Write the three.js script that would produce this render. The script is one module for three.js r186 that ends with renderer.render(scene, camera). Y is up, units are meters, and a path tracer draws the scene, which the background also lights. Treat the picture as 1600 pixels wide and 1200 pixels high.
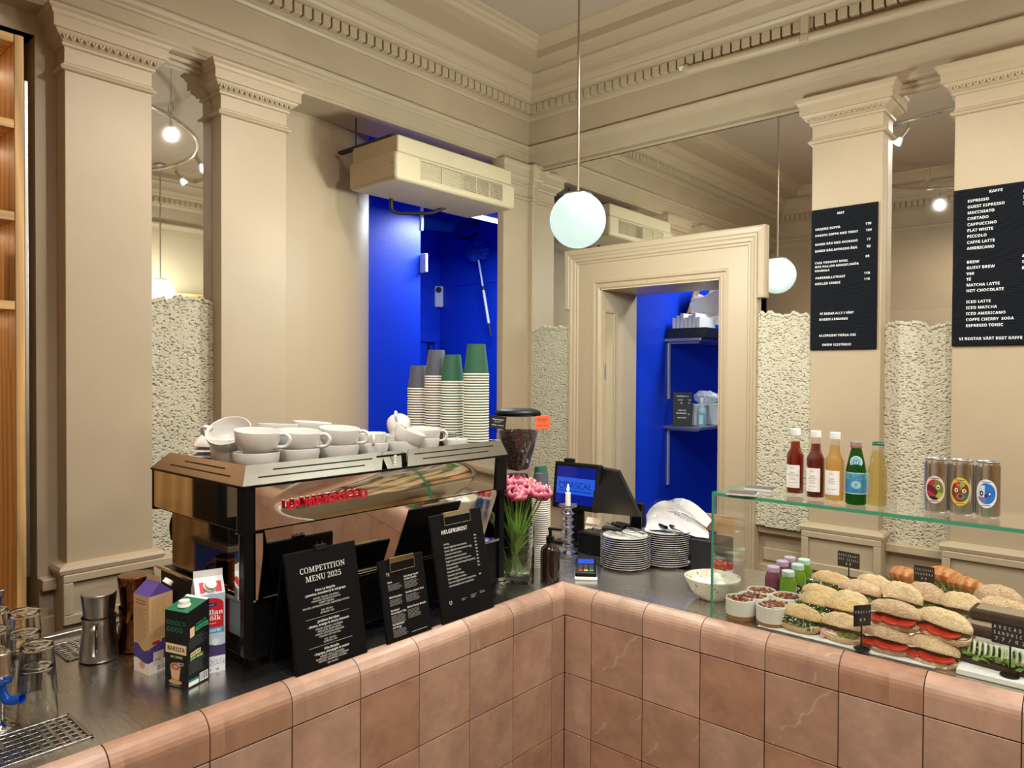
import * as THREE from 'three';
import { RoundedBoxGeometry } from 'three/addons/geometries/RoundedBoxGeometry.js';
import { mergeGeometries } from 'three/addons/utils/BufferGeometryUtils.js';
import { RectAreaLightUniformsLib } from 'three/addons/lights/RectAreaLightUniformsLib.js';
import { FontLoader } from 'three/addons/loaders/FontLoader.js';
import { Brush, Evaluator, SUBTRACTION } from 'three-bvh-csg';
import { TextGeometry } from 'three/addons/geometries/TextGeometry.js';

// ---------------------------------------------------------------- camera, light, exposure
const scene = new THREE.Scene();
const renderer = new THREE.WebGLRenderer({ antialias: true });
renderer.toneMapping = THREE.LinearToneMapping;
renderer.toneMappingExposure = 1.0;
renderer.shadowMap.enabled = true;
RectAreaLightUniformsLib.init();
const FOC = 1122.9, YAW = 0.71919, PITCH = 0.0150156, ROLL = 0.00497177, EYE = 1.66;
const fwd = new THREE.Vector3(-Math.sin(YAW) * Math.cos(PITCH), -Math.sin(PITCH), -Math.cos(YAW) * Math.cos(PITCH));
const rt0 = new THREE.Vector3(Math.cos(YAW), 0, -Math.sin(YAW));
const up0 = new THREE.Vector3().crossVectors(rt0, fwd);
const rgt = rt0.clone().multiplyScalar(Math.cos(ROLL)).addScaledVector(up0, Math.sin(ROLL));
const upv = up0.clone().multiplyScalar(Math.cos(ROLL)).addScaledVector(rt0, -Math.sin(ROLL));
const camera = new THREE.PerspectiveCamera(2 * Math.atan(600 / FOC) * 180 / Math.PI, 4 / 3, 0.05, 60);
camera.position.set(0, EYE, 0);
camera.quaternion.setFromRotationMatrix(new THREE.Matrix4().makeBasis(rgt, upv, fwd.clone().negate()));
scene.add(camera);
scene.background = new THREE.Color(0x000000);
const LIGHT_WARM = new THREE.Color(1.0, 0.955, 0.88);
const SPOT_I = 5.6, GLOBE_I = 4.4, STORE_I = 1.6;

// pixel of the photograph -> point on a plane that the thing touches
const ray = (u, v) => fwd.clone().addScaledVector(rgt, (u - 800) / FOC).addScaledVector(upv, -(v - 600) / FOC);
const onAx = (ax, val, u, v) => { const d = ray(u, v), t = (val - (ax === 'y' ? EYE : 0)) / d[ax]; return d.multiplyScalar(t).add(new THREE.Vector3(0, EYE, 0)); };
const onX = (x, u, v) => onAx('x', x, u, v), onY = (y, u, v) => onAx('y', y, u, v), onZ = (z, u, v) => onAx('z', z, u, v);

// ---------------------------------------------------------------- helpers
let seed = 12345;
const rnd = () => { seed = (seed * 1664525 + 1013904223) >>> 0; return seed / 4294967296; };
const rr = (a, b) => a + (b - a) * rnd();
const V2 = (x, y) => new THREE.Vector2(x, y), V3 = (x, y, z) => new THREE.Vector3(x, y, z);
const PI = Math.PI;
const taken = {};
const numbered = n => { const k = taken[n] || 0; taken[n] = k + 1; return k ? n + '_' + String(k).padStart(3, '0') : n; };
const strip = g => { const o = g.index ? g.toNonIndexed() : g; if (!o.attributes.normal) o.computeVertexNormals(); const c = o.attributes.position.count; if (!o.attributes.uv) o.setAttribute('uv', new THREE.BufferAttribute(new Float32Array(c * 2), 2)); for (const k of Object.keys(o.attributes)) if (!['position', 'normal', 'uv'].includes(k)) o.deleteAttribute(k); o.morphAttributes = {}; return o; };
const merge = a => Array.isArray(a) ? (a.length === 1 ? a[0] : mergeGeometries(a.map(strip))) : a;
function mesh(name, g, m, parent) { const o = new THREE.Mesh(merge(g), m); o.name = parent ? name : numbered(name); o.castShadow = o.receiveShadow = true; (parent || scene).add(o); return o; }
function tag(o, label, category, group) { o.userData.label = label; o.userData.category = category; if (group) o.userData.group = group; return o; }
function thing(name, label, category, pos = [0, 0, 0], turn = 0, group) { const o = new THREE.Group(); o.name = numbered(name); scene.add(o); o.position.set(...pos); o.rotation.y = turn; return tag(o, label, category, group); }
function dup(o, pos, turn = 0, label) { const c = o.clone(); c.name = numbered(o.name.replace(/_\d{3}$/, '')); c.userData = { ...o.userData }; if (label) c.userData.label = label; c.position.set(...pos); c.rotation.set(0, turn, 0); scene.add(c); return c; }
function struct(name, g, m, label, category = 'wall') { const o = g ? mesh(name, g, m) : new THREE.Group(); if (!g) { o.name = numbered(name); scene.add(o); } o.userData.kind = 'structure'; o.userData.label = label; o.userData.category = category; return o; }
// uv in metres by the way each face points
function boxUV(g0, s = 1) { const g = g0.index ? g0.toNonIndexed() : g0; const p = g.attributes.position, n = p.count, uv = new Float32Array(n * 2); const a = V3(), b = V3(), c = V3(); for (let i = 0; i < n; i += 3) { a.fromBufferAttribute(p, i); b.fromBufferAttribute(p, i + 1); c.fromBufferAttribute(p, i + 2); const N = b.clone().sub(a).cross(c.clone().sub(a)); const ax = Math.abs(N.x), ay = Math.abs(N.y), az = Math.abs(N.z); [a, b, c].forEach((q, k) => { const [u, v] = ax >= ay && ax >= az ? [q.z, q.y] : ay >= az ? [q.x, q.z] : [q.x, q.y]; uv[(i + k) * 2] = u * s; uv[(i + k) * 2 + 1] = v * s; }); } g.setAttribute('uv', new THREE.BufferAttribute(uv, 2)); return g; }
const box = (x0, x1, y0, y1, z0, z1) => boxUV(new THREE.BoxGeometry(Math.abs(x1 - x0), Math.abs(y1 - y0), Math.abs(z1 - z0)).translate((x0 + x1) / 2, (y0 + y1) / 2, (z0 + z1) / 2));
const rbox = (w, h, d, r = .004, s = 2) => new RoundedBoxGeometry(w, h, d, s, Math.min(r, w / 2.01, h / 2.01, d / 2.01));
const rb = (x0, x1, y0, y1, z0, z1, r = .004, s = 2) => boxUV(rbox(Math.abs(x1 - x0), Math.abs(y1 - y0), Math.abs(z1 - z0), r, s).translate((x0 + x1) / 2, (y0 + y1) / 2, (z0 + z1) / 2));
const cyl = (r1, r0, h, n = 24, open = false) => new THREE.CylinderGeometry(r1, r0, h, n, 1, open).translate(0, h / 2, 0);
const lathe = (pts, n = 32) => new THREE.LatheGeometry(pts.map(p => V2(p[0], p[1])), n);
const tube = (pts, r, n = 8, seg = 24, closed = false) => new THREE.TubeGeometry(new THREE.CatmullRomCurve3(pts.map(p => p.isVector3 ? p : V3(...p)), closed), seg, r, n, closed);
const rod = (a, b, r, n = 8) => { const A = V3(...a), B = V3(...b), d = B.clone().sub(A); const g = new THREE.CylinderGeometry(r, r, d.length(), n); g.applyQuaternion(new THREE.Quaternion().setFromUnitVectors(V3(0, 1, 0), d.clone().normalize())); return g.translate((A.x + B.x) / 2, (A.y + B.y) / 2, (A.z + B.z) / 2); };
const move = (g, x, y, z) => g.translate(x, y, z);
function quadGeo(list) { const pos = [], uv = []; for (const [a, b, c, d, u] of list) { const U = u || [[0, 0], [1, 0], [1, 1], [0, 1]]; for (const [P, q] of [[a, 0], [b, 1], [c, 2], [a, 0], [c, 2], [d, 3]]) { pos.push(P.x, P.y, P.z); uv.push(...U[q]); } } const g = new THREE.BufferGeometry(); g.setAttribute('position', new THREE.Float32BufferAttribute(pos, 3)); g.setAttribute('uv', new THREE.Float32BufferAttribute(uv, 2)); g.computeVertexNormals(); return g; }
// a moulding: profile [[out, h], ...] swept along a plan polyline with mitred corners; map(a, b, h) -> point
function sweep(path, prof, map, caps = true) {
  const n = path.length, m = [];
  for (let i = 0; i < n; i++) { const nm = (p, q) => { const dx = q[0] - p[0], dy = q[1] - p[1], l = Math.hypot(dx, dy); return [dy / l, -dx / l]; }; const a = i > 0 ? nm(path[i - 1], path[i]) : null, b = i < n - 1 ? nm(path[i], path[i + 1]) : null; if (!a || !b) m.push(a || b); else { const k = 1 + a[0] * b[0] + a[1] * b[1]; m.push([(a[0] + b[0]) / k, (a[1] + b[1]) / k]); } }
  const P = (i, j) => map(path[i][0] + m[i][0] * prof[j][0], path[i][1] + m[i][1] * prof[j][0], prof[j][1]); const q = [];
  for (let i = 0; i < n - 1; i++) for (let j = 0; j < prof.length - 1; j++) q.push([P(i, j), P(i + 1, j), P(i + 1, j + 1), P(i, j + 1)]);
  const g = quadGeo(q); return boxUV(g);
}
const grid = (nx, ny, fn) => { const pos = [], uv = [], idx = []; for (let j = 0; j <= ny; j++) for (let i = 0; i <= nx; i++) { const p = fn(i / nx, j / ny); pos.push(p[0], p[1], p[2]); uv.push(i / nx, j / ny); } for (let j = 0; j < ny; j++) for (let i = 0; i < nx; i++) { const a = j * (nx + 1) + i, b = a + 1, c = a + nx + 1, d = c + 1; idx.push(a, b, d, a, d, c); } const g = new THREE.BufferGeometry(); g.setAttribute('position', new THREE.Float32BufferAttribute(pos, 3)); g.setAttribute('uv', new THREE.Float32BufferAttribute(uv, 2)); g.setIndex(idx); g.computeVertexNormals(); return g; };
// value noise
const hsh = (x, y, s) => { let h = (x * 374761393 + y * 668265263 + s * 1274126177) | 0; h = Math.imul(h ^ (h >>> 13), 1274126177); return ((h ^ (h >>> 16)) >>> 0) / 4294967296; };
const vn = (x, y, s = 0, per = 0) => { const xi = Math.floor(x), yi = Math.floor(y), fx = x - xi, fy = y - yi, w = k => per ? ((k % per) + per) % per : k; const a = hsh(w(xi), w(yi), s), b = hsh(w(xi + 1), w(yi), s), c = hsh(w(xi), w(yi + 1), s), d = hsh(w(xi + 1), w(yi + 1), s); const u = fx * fx * (3 - 2 * fx), v = fy * fy * (3 - 2 * fy); return a + (b - a) * u + (c - a) * v + (a - b - c + d) * u * v; };
const fbm = (x, y, s = 0, o = 4, per = 0) => { let t = 0, a = .5; for (let i = 0; i < o; i++) { t += a * vn(x, y, s + i, per); x *= 2; y *= 2; per *= 2; a *= .5; } return t; };
function dataTex(n, fn, srgb = false, rep = 1, n2 = n) { const d = new Uint8Array(n * n2 * 4); for (let y = 0; y < n2; y++) for (let x = 0; x < n; x++) { const c = fn(x / n, y / n2), i = (y * n + x) * 4; d[i] = Math.max(0, Math.min(255, c[0] * 255)); d[i + 1] = Math.max(0, Math.min(255, c[1] * 255)); d[i + 2] = Math.max(0, Math.min(255, c[2] * 255)); d[i + 3] = 255; } const t = new THREE.DataTexture(d, n, n2); t.wrapS = t.wrapT = THREE.RepeatWrapping; t.magFilter = THREE.LinearFilter; t.minFilter = THREE.LinearMipmapLinearFilter; t.generateMipmaps = true; if (srgb) t.colorSpace = THREE.SRGBColorSpace; t.repeat.set(rep, rep); t.needsUpdate = true; return t; }
function canvasTex(w, h, draw) { const c = document.createElement('canvas'); c.width = w; c.height = h; const x = c.getContext('2d'); draw(x, w, h); const t = new THREE.CanvasTexture(c); t.colorSpace = THREE.SRGBColorSpace; t.magFilter = THREE.LinearFilter; t.anisotropy = 8; return t; }
const hex = h => { const c = new THREE.Color(h).convertLinearToSRGB(); return [c.r, c.g, c.b]; };
const std = (color, rough = .6, o = {}) => new THREE.MeshStandardMaterial({ color, roughness: rough, ...o });
const phys = (color, rough, o = {}) => new THREE.MeshPhysicalMaterial({ color, roughness: rough, ...o });

// ---------------------------------------------------------------- materials
const paintBump = dataTex(512, (u, v) => { const k = .5 * fbm(u * 8, v * 8, 3, 4, 8) + .35 * vn(u * 128, v * 128, 9, 128) + .15 * vn(u * 256, v * 256, 11, 256); return [k, k, k]; });
const paintMap = dataTex(256, (u, v) => { const k = .95 + .07 * (fbm(u * 4, v * 4, 21, 5, 4)); return [k, k, k]; }, true);
const M = {};
M.paint = std('#b59f83', .5, { bumpMap: paintBump, bumpScale: .0003, map: paintMap });
M.paintTrim = std('#b59f83', .45, { bumpMap: paintBump, bumpScale: .0002 });
M.ceil = std('#ad9884', .8, { bumpMap: paintBump, bumpScale: .001 });
const stuccoMap = dataTex(512, (u, v) => { const k = .9 + .12 * vn(u * 64, v * 64, 2, 64); return [k, k * .99, k * .97]; }, true, 2);
M.stucco = std('#c6bda9', .95, { map: stuccoMap });
M.blue = std('#0b3acb', .42, { bumpMap: paintBump, bumpScale: .0008 });
M.teal = std('#1d5a86', .6);
M.mirror = std('#f0f0ec', .02, { metalness: 1 });
M.mirrorEdge = phys('#e6efe9', .05, { transmission: .6 });
M.floor = std('#85735f', .5);
M.dark = std('#0c0c0d', .6);
M.blackPlastic = phys('#0b0b0d', .4, { specularIntensity: .45 });
M.blackSatin = phys('#0c0c0e', .3, { specularIntensity: .35 });
const steelN = dataTex(512, (u, v) => { const k = .5 + .5 * (vn(u * 6, v * 256, 5, 0) - .5) + .2 * (fbm(u * 5, v * 5, 8, 4, 5) - .5); return [k, k, k]; });
const steelR = dataTex(512, (u, v) => { const k = .5 + .12 * fbm(u * 6, v * 6, 18, 5, 6) + .05 * vn(u * 8, v * 256, 5); return [k, k, k]; });
M.worktop = std('#cbc7c2', .46, { metalness: 1, roughnessMap: steelR, bumpMap: steelN, bumpScale: .00002 });
M.chrome = std('#dcdcda', .06, { metalness: 1 });
M.polish = std('#d9d5cf', .045, { metalness: 1 });
M.brushed = std('#a39c92', .3, { metalness: 1, bumpMap: steelN, bumpScale: .00008 });
M.steel = std('#b4b2ae', .22, { metalness: 1 });
M.alu = std('#c9c9c9', .3, { metalness: 1 });
// pink limestone tiles, several cuts of the same stone
function stone(s, base, tint) { return dataTex(256, (u, v) => { const n = fbm(u * 3, v * 3, s, 5), n2 = fbm(u * 9, v * 14, s + 40, 4); let r = base[0] + (n - .48) * .16 + (n2 - .48) * .06, g = base[1] + (n - .48) * .14 + (n2 - .48) * .06, b = base[2] + (n - .48) * .12 + (n2 - .48) * .06; const w = Math.abs(u * Math.cos(s) + v * Math.sin(s) - .5 + .22 * (fbm(u * 3, v * 3, s + 7, 4) - .5)); const patch = fbm(u * 2.2, v * 2.2, s + 70, 3); const k = (w < .012 ? (1 - w / .012) * .95 : 0) * (patch > .5 ? 1 : .15); r += k * .16; g += k * .2; b += k * .2; const w2 = Math.abs(u * Math.sin(s * 2) - v * Math.cos(s * 2) + .1 + .3 * (fbm(u * 4, v * 4, s + 17, 4) - .5)); const k2 = w2 < .02 && patch < .47 ? (1 - w2 / .02) * .8 : 0; r += k2 * .1; g += k2 * .14; b += k2 * .15; if (hsh((u * 256) | 0, (v * 256) | 0, s) > .9985) { r *= .7; g *= .6; b *= .55; } return [r * tint, g * tint, b * tint]; }, true); }
const stoneTex = [[.70, .56, .475], [.68, .53, .44], [.71, .57, .49], [.665, .505, .41], [.695, .565, .49], [.67, .53, .44]].map((b, i) => stone(i * 13 + 3, b, 1));
M.stones = stoneTex.map(t => std('#ffffff', .36, { map: t }));
M.grout = std('#4a2a1c', .9);
const woodTex = dataTex(512, (u, v) => { const d = u * 7 + 1.6 * fbm(u * 3, v * 1.2, 31, 3) + .35 * Math.sin(v * 5 + 3 * fbm(u * 2, v, 5, 2)); const ring = Math.abs((d % 1 + 1) % 1 - .5) * 2, f = vn(u * 160, v * 8, 6); const k = .72 + .24 * ring + .08 * (f - .5); return [.84 * k + .06, .66 * k + .04, .42 * k + .02]; }, true);
M.wood = std('#ffffff', .5, { map: woodTex });
M.white = std('#efece6', .35);
M.ceramic = phys('#ddd9d3', .16, { clearcoat: .5, clearcoatRoughness: .08 });
M.glass = phys('#ffffff', .02, { transmission: 1, thickness: 0, ior: 1.5 });
M.glassSolid = phys('#fbfefd', .01, { transmission: 1, thickness: .01, ior: 1.48 });
M.paperWhite = std('#e2dfdb', .85);
M.card = std('#b18a5f', .85);

// ================================================================ the room
const L = -3.018, W = 3.6, RX = -3.108, RZ = -3.69;      // frieze planes (x = L, z = -W) and recess planes behind them
const FZ = 0.58, EX = 1.09, CEIL = 3.57;                  // wall behind the camera, wall to its right, ceiling
const PIL_L = [[-0.9203, -1.2324], [-1.5218, -1.8395]], PIL_R = [[-1.2185, -0.9037], [-0.62, -0.305]];
struct('floor', box(-7.2, 1.5, -.1, 0, -7.2, .9), M.floor, 'dark floor below the counter', 'floor');
struct('ceiling', box(L - .1, EX + .1, CEIL, CEIL + .12, -W - .1, FZ + .1), M.ceil, 'plain painted ceiling inside the deep cornice', 'ceiling');
const wl = struct('wall_left', [
  box(RX - .14, RX, 0, CEIL, -1.84, -.85), box(-3.07, -3.06, 0, CEIL, RZ, -3.36), box(-3.27, -3.06, 2.985, CEIL, -3.8, -3.36), box(-3.27, RX, 2.985, CEIL, -3.36, -1.84),
  box(RX - .14, RX, 2.905, CEIL, -.85, FZ), box(-3.62, -3.5, 0, 3, -.95, FZ), box(-3.5, RX - .001, 2.905, 2.95, -.85, FZ), box(-3.5, RX - .14, 0, 2.95, -.95, -.85)], M.paint, 'beige painted left wall with pilasters and wide opening', 'wall');
const wr = struct('wall_right', [
  box(RX, -2.4656, 0, CEIL, -4.0, RZ), box(-1.69, EX + .1, 0, CEIL, -4.0, RZ), box(-2.4656, -1.69, 2.175, CEIL, -4.0, RZ)], M.paint, 'beige painted right wall holding mirrors and doorway', 'wall');
struct('wall_rear', box(L - .1, EX + .1, 0, CEIL, FZ + .004, FZ + .12), M.paint, 'beige wall seen only in the mirrors', 'wall');
struct('wall_side', box(EX + .004, EX + .12, 0, CEIL, -4.0, FZ), M.paint, 'beige wall with coffee shelf seen in the mirrors', 'wall');

// entablature and cornice, one run for each wall
const mapL = (a, b, h) => V3(a, h, b);
const roomPath = [[L, FZ], [L, -W], [EX, -W], [EX, FZ], [L, FZ]];
const cor = [[0, 3.285], [.012, 3.285], [.02, 3.296], [.034, 3.301], [.034, 3.309], [.048, 3.309], [.048, 3.361], [.093, 3.361], [.093, 3.368], [.104, 3.372], [.112, 3.384], [.112, 3.392], [.122, 3.4], [.133, 3.42], [.137, 3.44], [.147, 3.44], [.152, 3.455], [.166, 3.478], [.183, 3.492], [.183, 3.505], [.34, 3.505], [.34, 3.484], [.356, 3.484], [.356, 3.528], [.366, 3.532], [.374, 3.542], [.395, 3.547], [.404, 3.556], [.43, 3.56], [.436, 3.572]];
const archi = [[-.09, 2.985], [0, 2.985], [0, 3.0], [.004, 3.001], [.004, 3.076], [.012, 3.08], [.014, 3.09], [.026, 3.098], [.03, 3.112], [.03, 3.12], [.012, 3.124], [0, 3.128], [0, 3.286]];
const runs = [['left', [[L, FZ], [L, -W]], 'z', 1], ['right', [[L, -W], [EX, -W]], 'x', 1], ['side', [[EX, -W], [EX, FZ]], 'z', -1], ['rear', [[EX, FZ], [L, FZ]], 'x', -1]];
// mitred straight run along one wall
function run(side, prof) {
  const P = (e, [p, h]) => side === 'left' ? V3(L + p, h, e ? -W + p : FZ - p) : side === 'right' ? V3(e ? EX - p : L + p, h, -W + p) : side === 'side' ? V3(EX - p, h, e ? FZ - p : -W + p) : V3(e ? L + p : EX - p, h, FZ - p);
  const q = []; for (let j = 0; j < prof.length - 1; j++) q.push([P(0, prof[j]), P(1, prof[j]), P(1, prof[j + 1]), P(0, prof[j + 1])]); return boxUV(quadGeo(q));
}
const dentG = { x: rb(-.0215, .0215, 3.3095, 3.361, 0, .036, .004, 1), z: rb(0, .036, 3.3095, 3.361, -.0215, .0215, .004, 1) };
for (const [side] of runs) {
  const t = struct('trim_' + (1 + ['left', 'right', 'side', 'rear'].indexOf(side)), null, null, { left: 'beige dentil cornice and frieze over the wide opening', right: 'beige dentil cornice and frieze over mirrors and doorway', side: 'dentil cornice over the coffee shelf wall', rear: 'dentil cornice on the wall opposite the mirrors' }[side], 'cornice');
  mesh('cornice', run(side, cor), M.paintTrim, t); mesh('frieze', run(side, archi), M.paint, t);
  const along = side === 'left' || side === 'side', a0 = along ? -W + .1 : L + .1, a1 = along ? FZ - .1 : EX - .1, n = Math.floor((a1 - a0) / .0515);
  for (let i = 0; i <= n; i++) { const d = mesh('dentil', along ? dentG.z : dentG.x, M.paintTrim, t), s = a0 + i * .0515; if (side === 'left') d.position.set(L + .045, 0, s); else if (side === 'side') d.position.set(EX - .085, 0, s); else if (side === 'right') d.position.set(s, 0, -W + .045); else d.position.set(s, 0, FZ - .085); }
}

// pilasters
const capProf = [[-.001, 2.775], [.012, 2.778], [.018, 2.786], [.012, 2.794], [.004, 2.797], [.004, 2.802], [0, 2.808], [0, 2.862], [.01, 2.866], [.012, 2.874], [.006, 2.878], [.018, 2.888], [.034, 2.902], [.04, 2.912], [.048, 2.912], [.048, 2.952], [.054, 2.958], [.058, 2.97], [.068, 2.978], [.068, 2.987], [0, 2.99]];
function pilaster(wall, a0, a1, name, label) {           // wall 'L': along z, facing +x; wall 'R': along x, facing +z
  const t = struct(name, null, null, label, 'pilaster');
  const lo = Math.min(a0, a1), hi = Math.max(a0, a1);
  const path = wall === 'L' ? [[RX, hi], [L, hi], [L, lo], [RX, lo]] : [[lo, RZ], [lo, -W], [hi, -W], [hi, RZ]];
  const sgn = wall === 'L' ? 1 : 1;
  const sw = prof => sweep(wall === 'L' ? path : path, prof.map(([o, h]) => [o * sgn, h]), mapL);
  // outward side test: flip when the sweep offsets inwards
  mesh('shaft', wall === 'L' ? rb(RX, L, .9, 2.78, lo, hi, .003, 1) : rb(lo, hi, .9, 2.78, RZ, -W, .003, 1), M.paint, t);
  mesh('capital', sweepOut(path, capProf, wall), M.paintTrim, t);
  // carved leaf band on the echinus
  const eg = [], leaf = new THREE.SphereGeometry(1, 6, 5); const nl = Math.round((hi - lo + .03) / .0125);
  for (let i = 0; i <= nl; i++) { const s = lo - .012 + (hi - lo + .024) * i / nl; const g = leaf.clone().scale(wall === 'L' ? .008 : .0048, .014, wall === 'L' ? .0048 : .008).rotateX(wall === 'L' ? (i % 2 ? .5 : -.5) : 0).rotateZ(wall === 'R' ? (i % 2 ? .5 : -.5) : 0); g.translate(wall === 'L' ? L + .024 : s, 2.895, wall === 'L' ? s : -W + .024); eg.push(g); }
  mesh('leaf_band', eg, M.paintTrim, t);
  const o = .022; mesh('pedestal', wall === 'L' ? rb(RX, L + o, .3, .93, lo - o, hi + o, .004, 1) : rb(lo - o, hi + o, .3, .93, RZ, -W + o, .004, 1), M.paint, t);
  mesh('pedestal_cap', sweepOut(path, [[.02, .9], [.03, .905], [.034, .92], [.028, .932], [.0, .94]], wall), M.paintTrim, t);
  const F = (s0, s1, y0, y1) => wall === 'L' ? rb(L + o, L + o + .014, y0, y1, s0, s1, .004, 1) : rb(s0, s1, y0, y1, -W + o, -W + o + .014, .004, 1);
  mesh('panel_frame', [F(lo - o, hi + o, .872, .902), F(lo - o, hi + o, .715, .752), F(lo - o, lo + .012, .752, .872), F(hi - .012, hi + o, .752, .872)], M.paintTrim, t);
  return t;
}
function sweepOut(path, prof, wall) {
  // choose the side that points into the room
  const g1 = sweep(path, prof, mapL), g2 = sweep(path, prof.map(([o, h]) => [-o, h]), mapL); g1.computeBoundingBox(); g2.computeBoundingBox();
  const better = wall === 'L' ? g1.boundingBox.max.x > g2.boundingBox.max.x : g1.boundingBox.max.z > g2.boundingBox.max.z; return better ? g1 : g2;
}
pilaster('L', ...PIL_L[0], 'trim_5', 'broad beige pilaster between wooden shelf and narrow mirror');
pilaster('L', ...PIL_L[1], 'trim_6', 'beige pilaster between narrow mirror and blue opening');
pilaster('R', ...PIL_R[0], 'trim_7', 'beige pilaster carrying the MAT letter board');
pilaster('R', ...PIL_R[1], 'trim_8', 'beige pilaster carrying the KAFFE letter board');
{ const t = struct('trim_9', null, null, 'slim beige corner pilaster behind the air conditioner', 'pilaster');
  mesh('shaft', [rb(-3.068, L, 0, 2.78, -W - .09, -3.358, .003, 1), rb(L - .01, L + .035, 0, 2.78, RZ, -W, .003, 1)], M.paint, t);
  mesh('capital', sweepOut([[-3.068, -3.358], [L, -3.358], [L, -W + .0001], [L + .035, -W], [L + .035, RZ]], capProf, 'L'), M.paintTrim, t); }

// dado between the pilasters, right wall and left wall
{ const t = struct('trim_10', null, null, 'beige panelled dado below the rough plaster on right wall', 'dado');
  for (const [x0, x1] of [[-1.487, -1.2405], [-.8817, -.642], [-.283, EX]]) {
    mesh('ledge', rb(x0, x1, .845, .885, RZ, RZ + .06, .006, 2), M.paintTrim, t);
    mesh('panel', [box(x0, x1, .3, .845, RZ, RZ + .02), rb(x0 + .02, x1 - .02, .7, .765, RZ + .02, RZ + .032, .004, 1), rb(x0, x1, .5, .68, RZ + .02, RZ + .04, .004, 1)], M.paint, t); } }
{ const t = struct('trim_11', null, null, 'beige panelled dado below the rough plaster on left wall', 'dado');
  for (const [z0, z1] of [[-1.4998, -1.2544], [-.8983, -.85]]) {
    mesh('ledge', rb(RX, RX + .06, .84, .885, z0, z1, .006, 2), M.paintTrim, t);
    mesh('panel', [box(RX, RX + .02, .3, .845, z0, z1), rb(RX + .02, RX + .04, .5, .74, z0, z1, .004, 1)], M.paint, t); } }

// mirrors, each a sheet with a bare edge, and rough plaster thrown over their lower part
const MZf = RZ + .074;
function mirror(g, label) { return tag(mesh('wall_mirror', g, M.mirror), label, 'mirror'); }
mirror([box(L + .036, -2.66, 1.5, 2.955, RZ, MZf), box(-2.66, -1.5, 2.3, 2.955, RZ, MZf), box(-1.5, -1.22, 1.5, 2.955, RZ, MZf)], 'large wall mirror above the doorway reflecting the cornice');
mirror(box(-.9027, -.621, 1.5, 2.955, RZ, RZ + .006), 'tall narrow wall mirror between the two letter boards');
mirror(box(-.304, EX, 1.5, 2.955, RZ, RZ + .006), 'wall mirror beyond the KAFFE letter board');
mirror(box(RX, RX + .006, 1.5, 2.955, -1.521, -1.233), 'tall narrow wall mirror beside the wide opening');
{ const t = struct('trim_12', null, null, 'grey painted head moulding above the wall mirrors', 'moulding');
  for (const [x0, x1] of [[L, -1.2185], [-.9037, -.62], [-.305, EX]]) mesh('strip', [rb(x0, x1, 2.95, 2.986, RZ, RZ + .03, .004, 1), rb(x0, x1, 2.966, 2.986, RZ + .03, RZ + .05, .004, 1)], M.paintTrim, t);
  mesh('strip', [rb(RX, RX + .03, 2.95, 2.986, -1.5218, -1.2324, .004, 1), rb(RX + .03, RX + .05, 2.966, 2.986, -1.5218, -1.2324, .004, 1)], M.paintTrim, t); }
// thrown plaster: real relief with a torn upper edge
function stucco(w, y0, y1, s) {
  const nx = Math.max(10, Math.round(w / .0022)), ny = Math.round((y1 - y0 + .03) / .0022);
  return grid(nx, ny, (i, j) => { const x = i * w, top = y1 + .028 * (fbm(x * 22 + s, s, 4, 4) - .5) * 2 + .012 * (vn(x * 140, s, 3) - .5); const y = y0 + (top - y0) * j; let d = .012 + .0018 * (fbm(x * 170 + s * 7, y * 220, 5, 3) - .5) * 2; const c = vn(x * 120 + s * 3, y * 210, 14) * .75 + .25 * vn(x * 300, y * 380, 24); if (c > .62) d -= Math.min(.007, .042 * (c - .62)); if (j > .985) d = .016; return [x, y, j === 1 ? 0 : d]; });
}
mesh('stucco', stucco(.27, .885, 1.972, 1).translate(-1.488, 0, MZf), M.stucco, wr);
mesh('stucco', stucco(.282, .885, 1.896, 9).translate(-.9032, 0, RZ + .004), M.stucco, wr);
mesh('stucco', stucco(.31, .885, 1.955, 4).translate(-2.985, 0, MZf), M.stucco, wr);
mesh('stucco', stucco(.5, .885, 1.93, 14).translate(-.3045, 0, RZ + .004), M.stucco, wr);
mesh('stucco', stucco(.289, .885, 1.975, 6).rotateY(PI / 2).translate(RX + .004, 0, -1.2326), M.stucco, wl);

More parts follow.
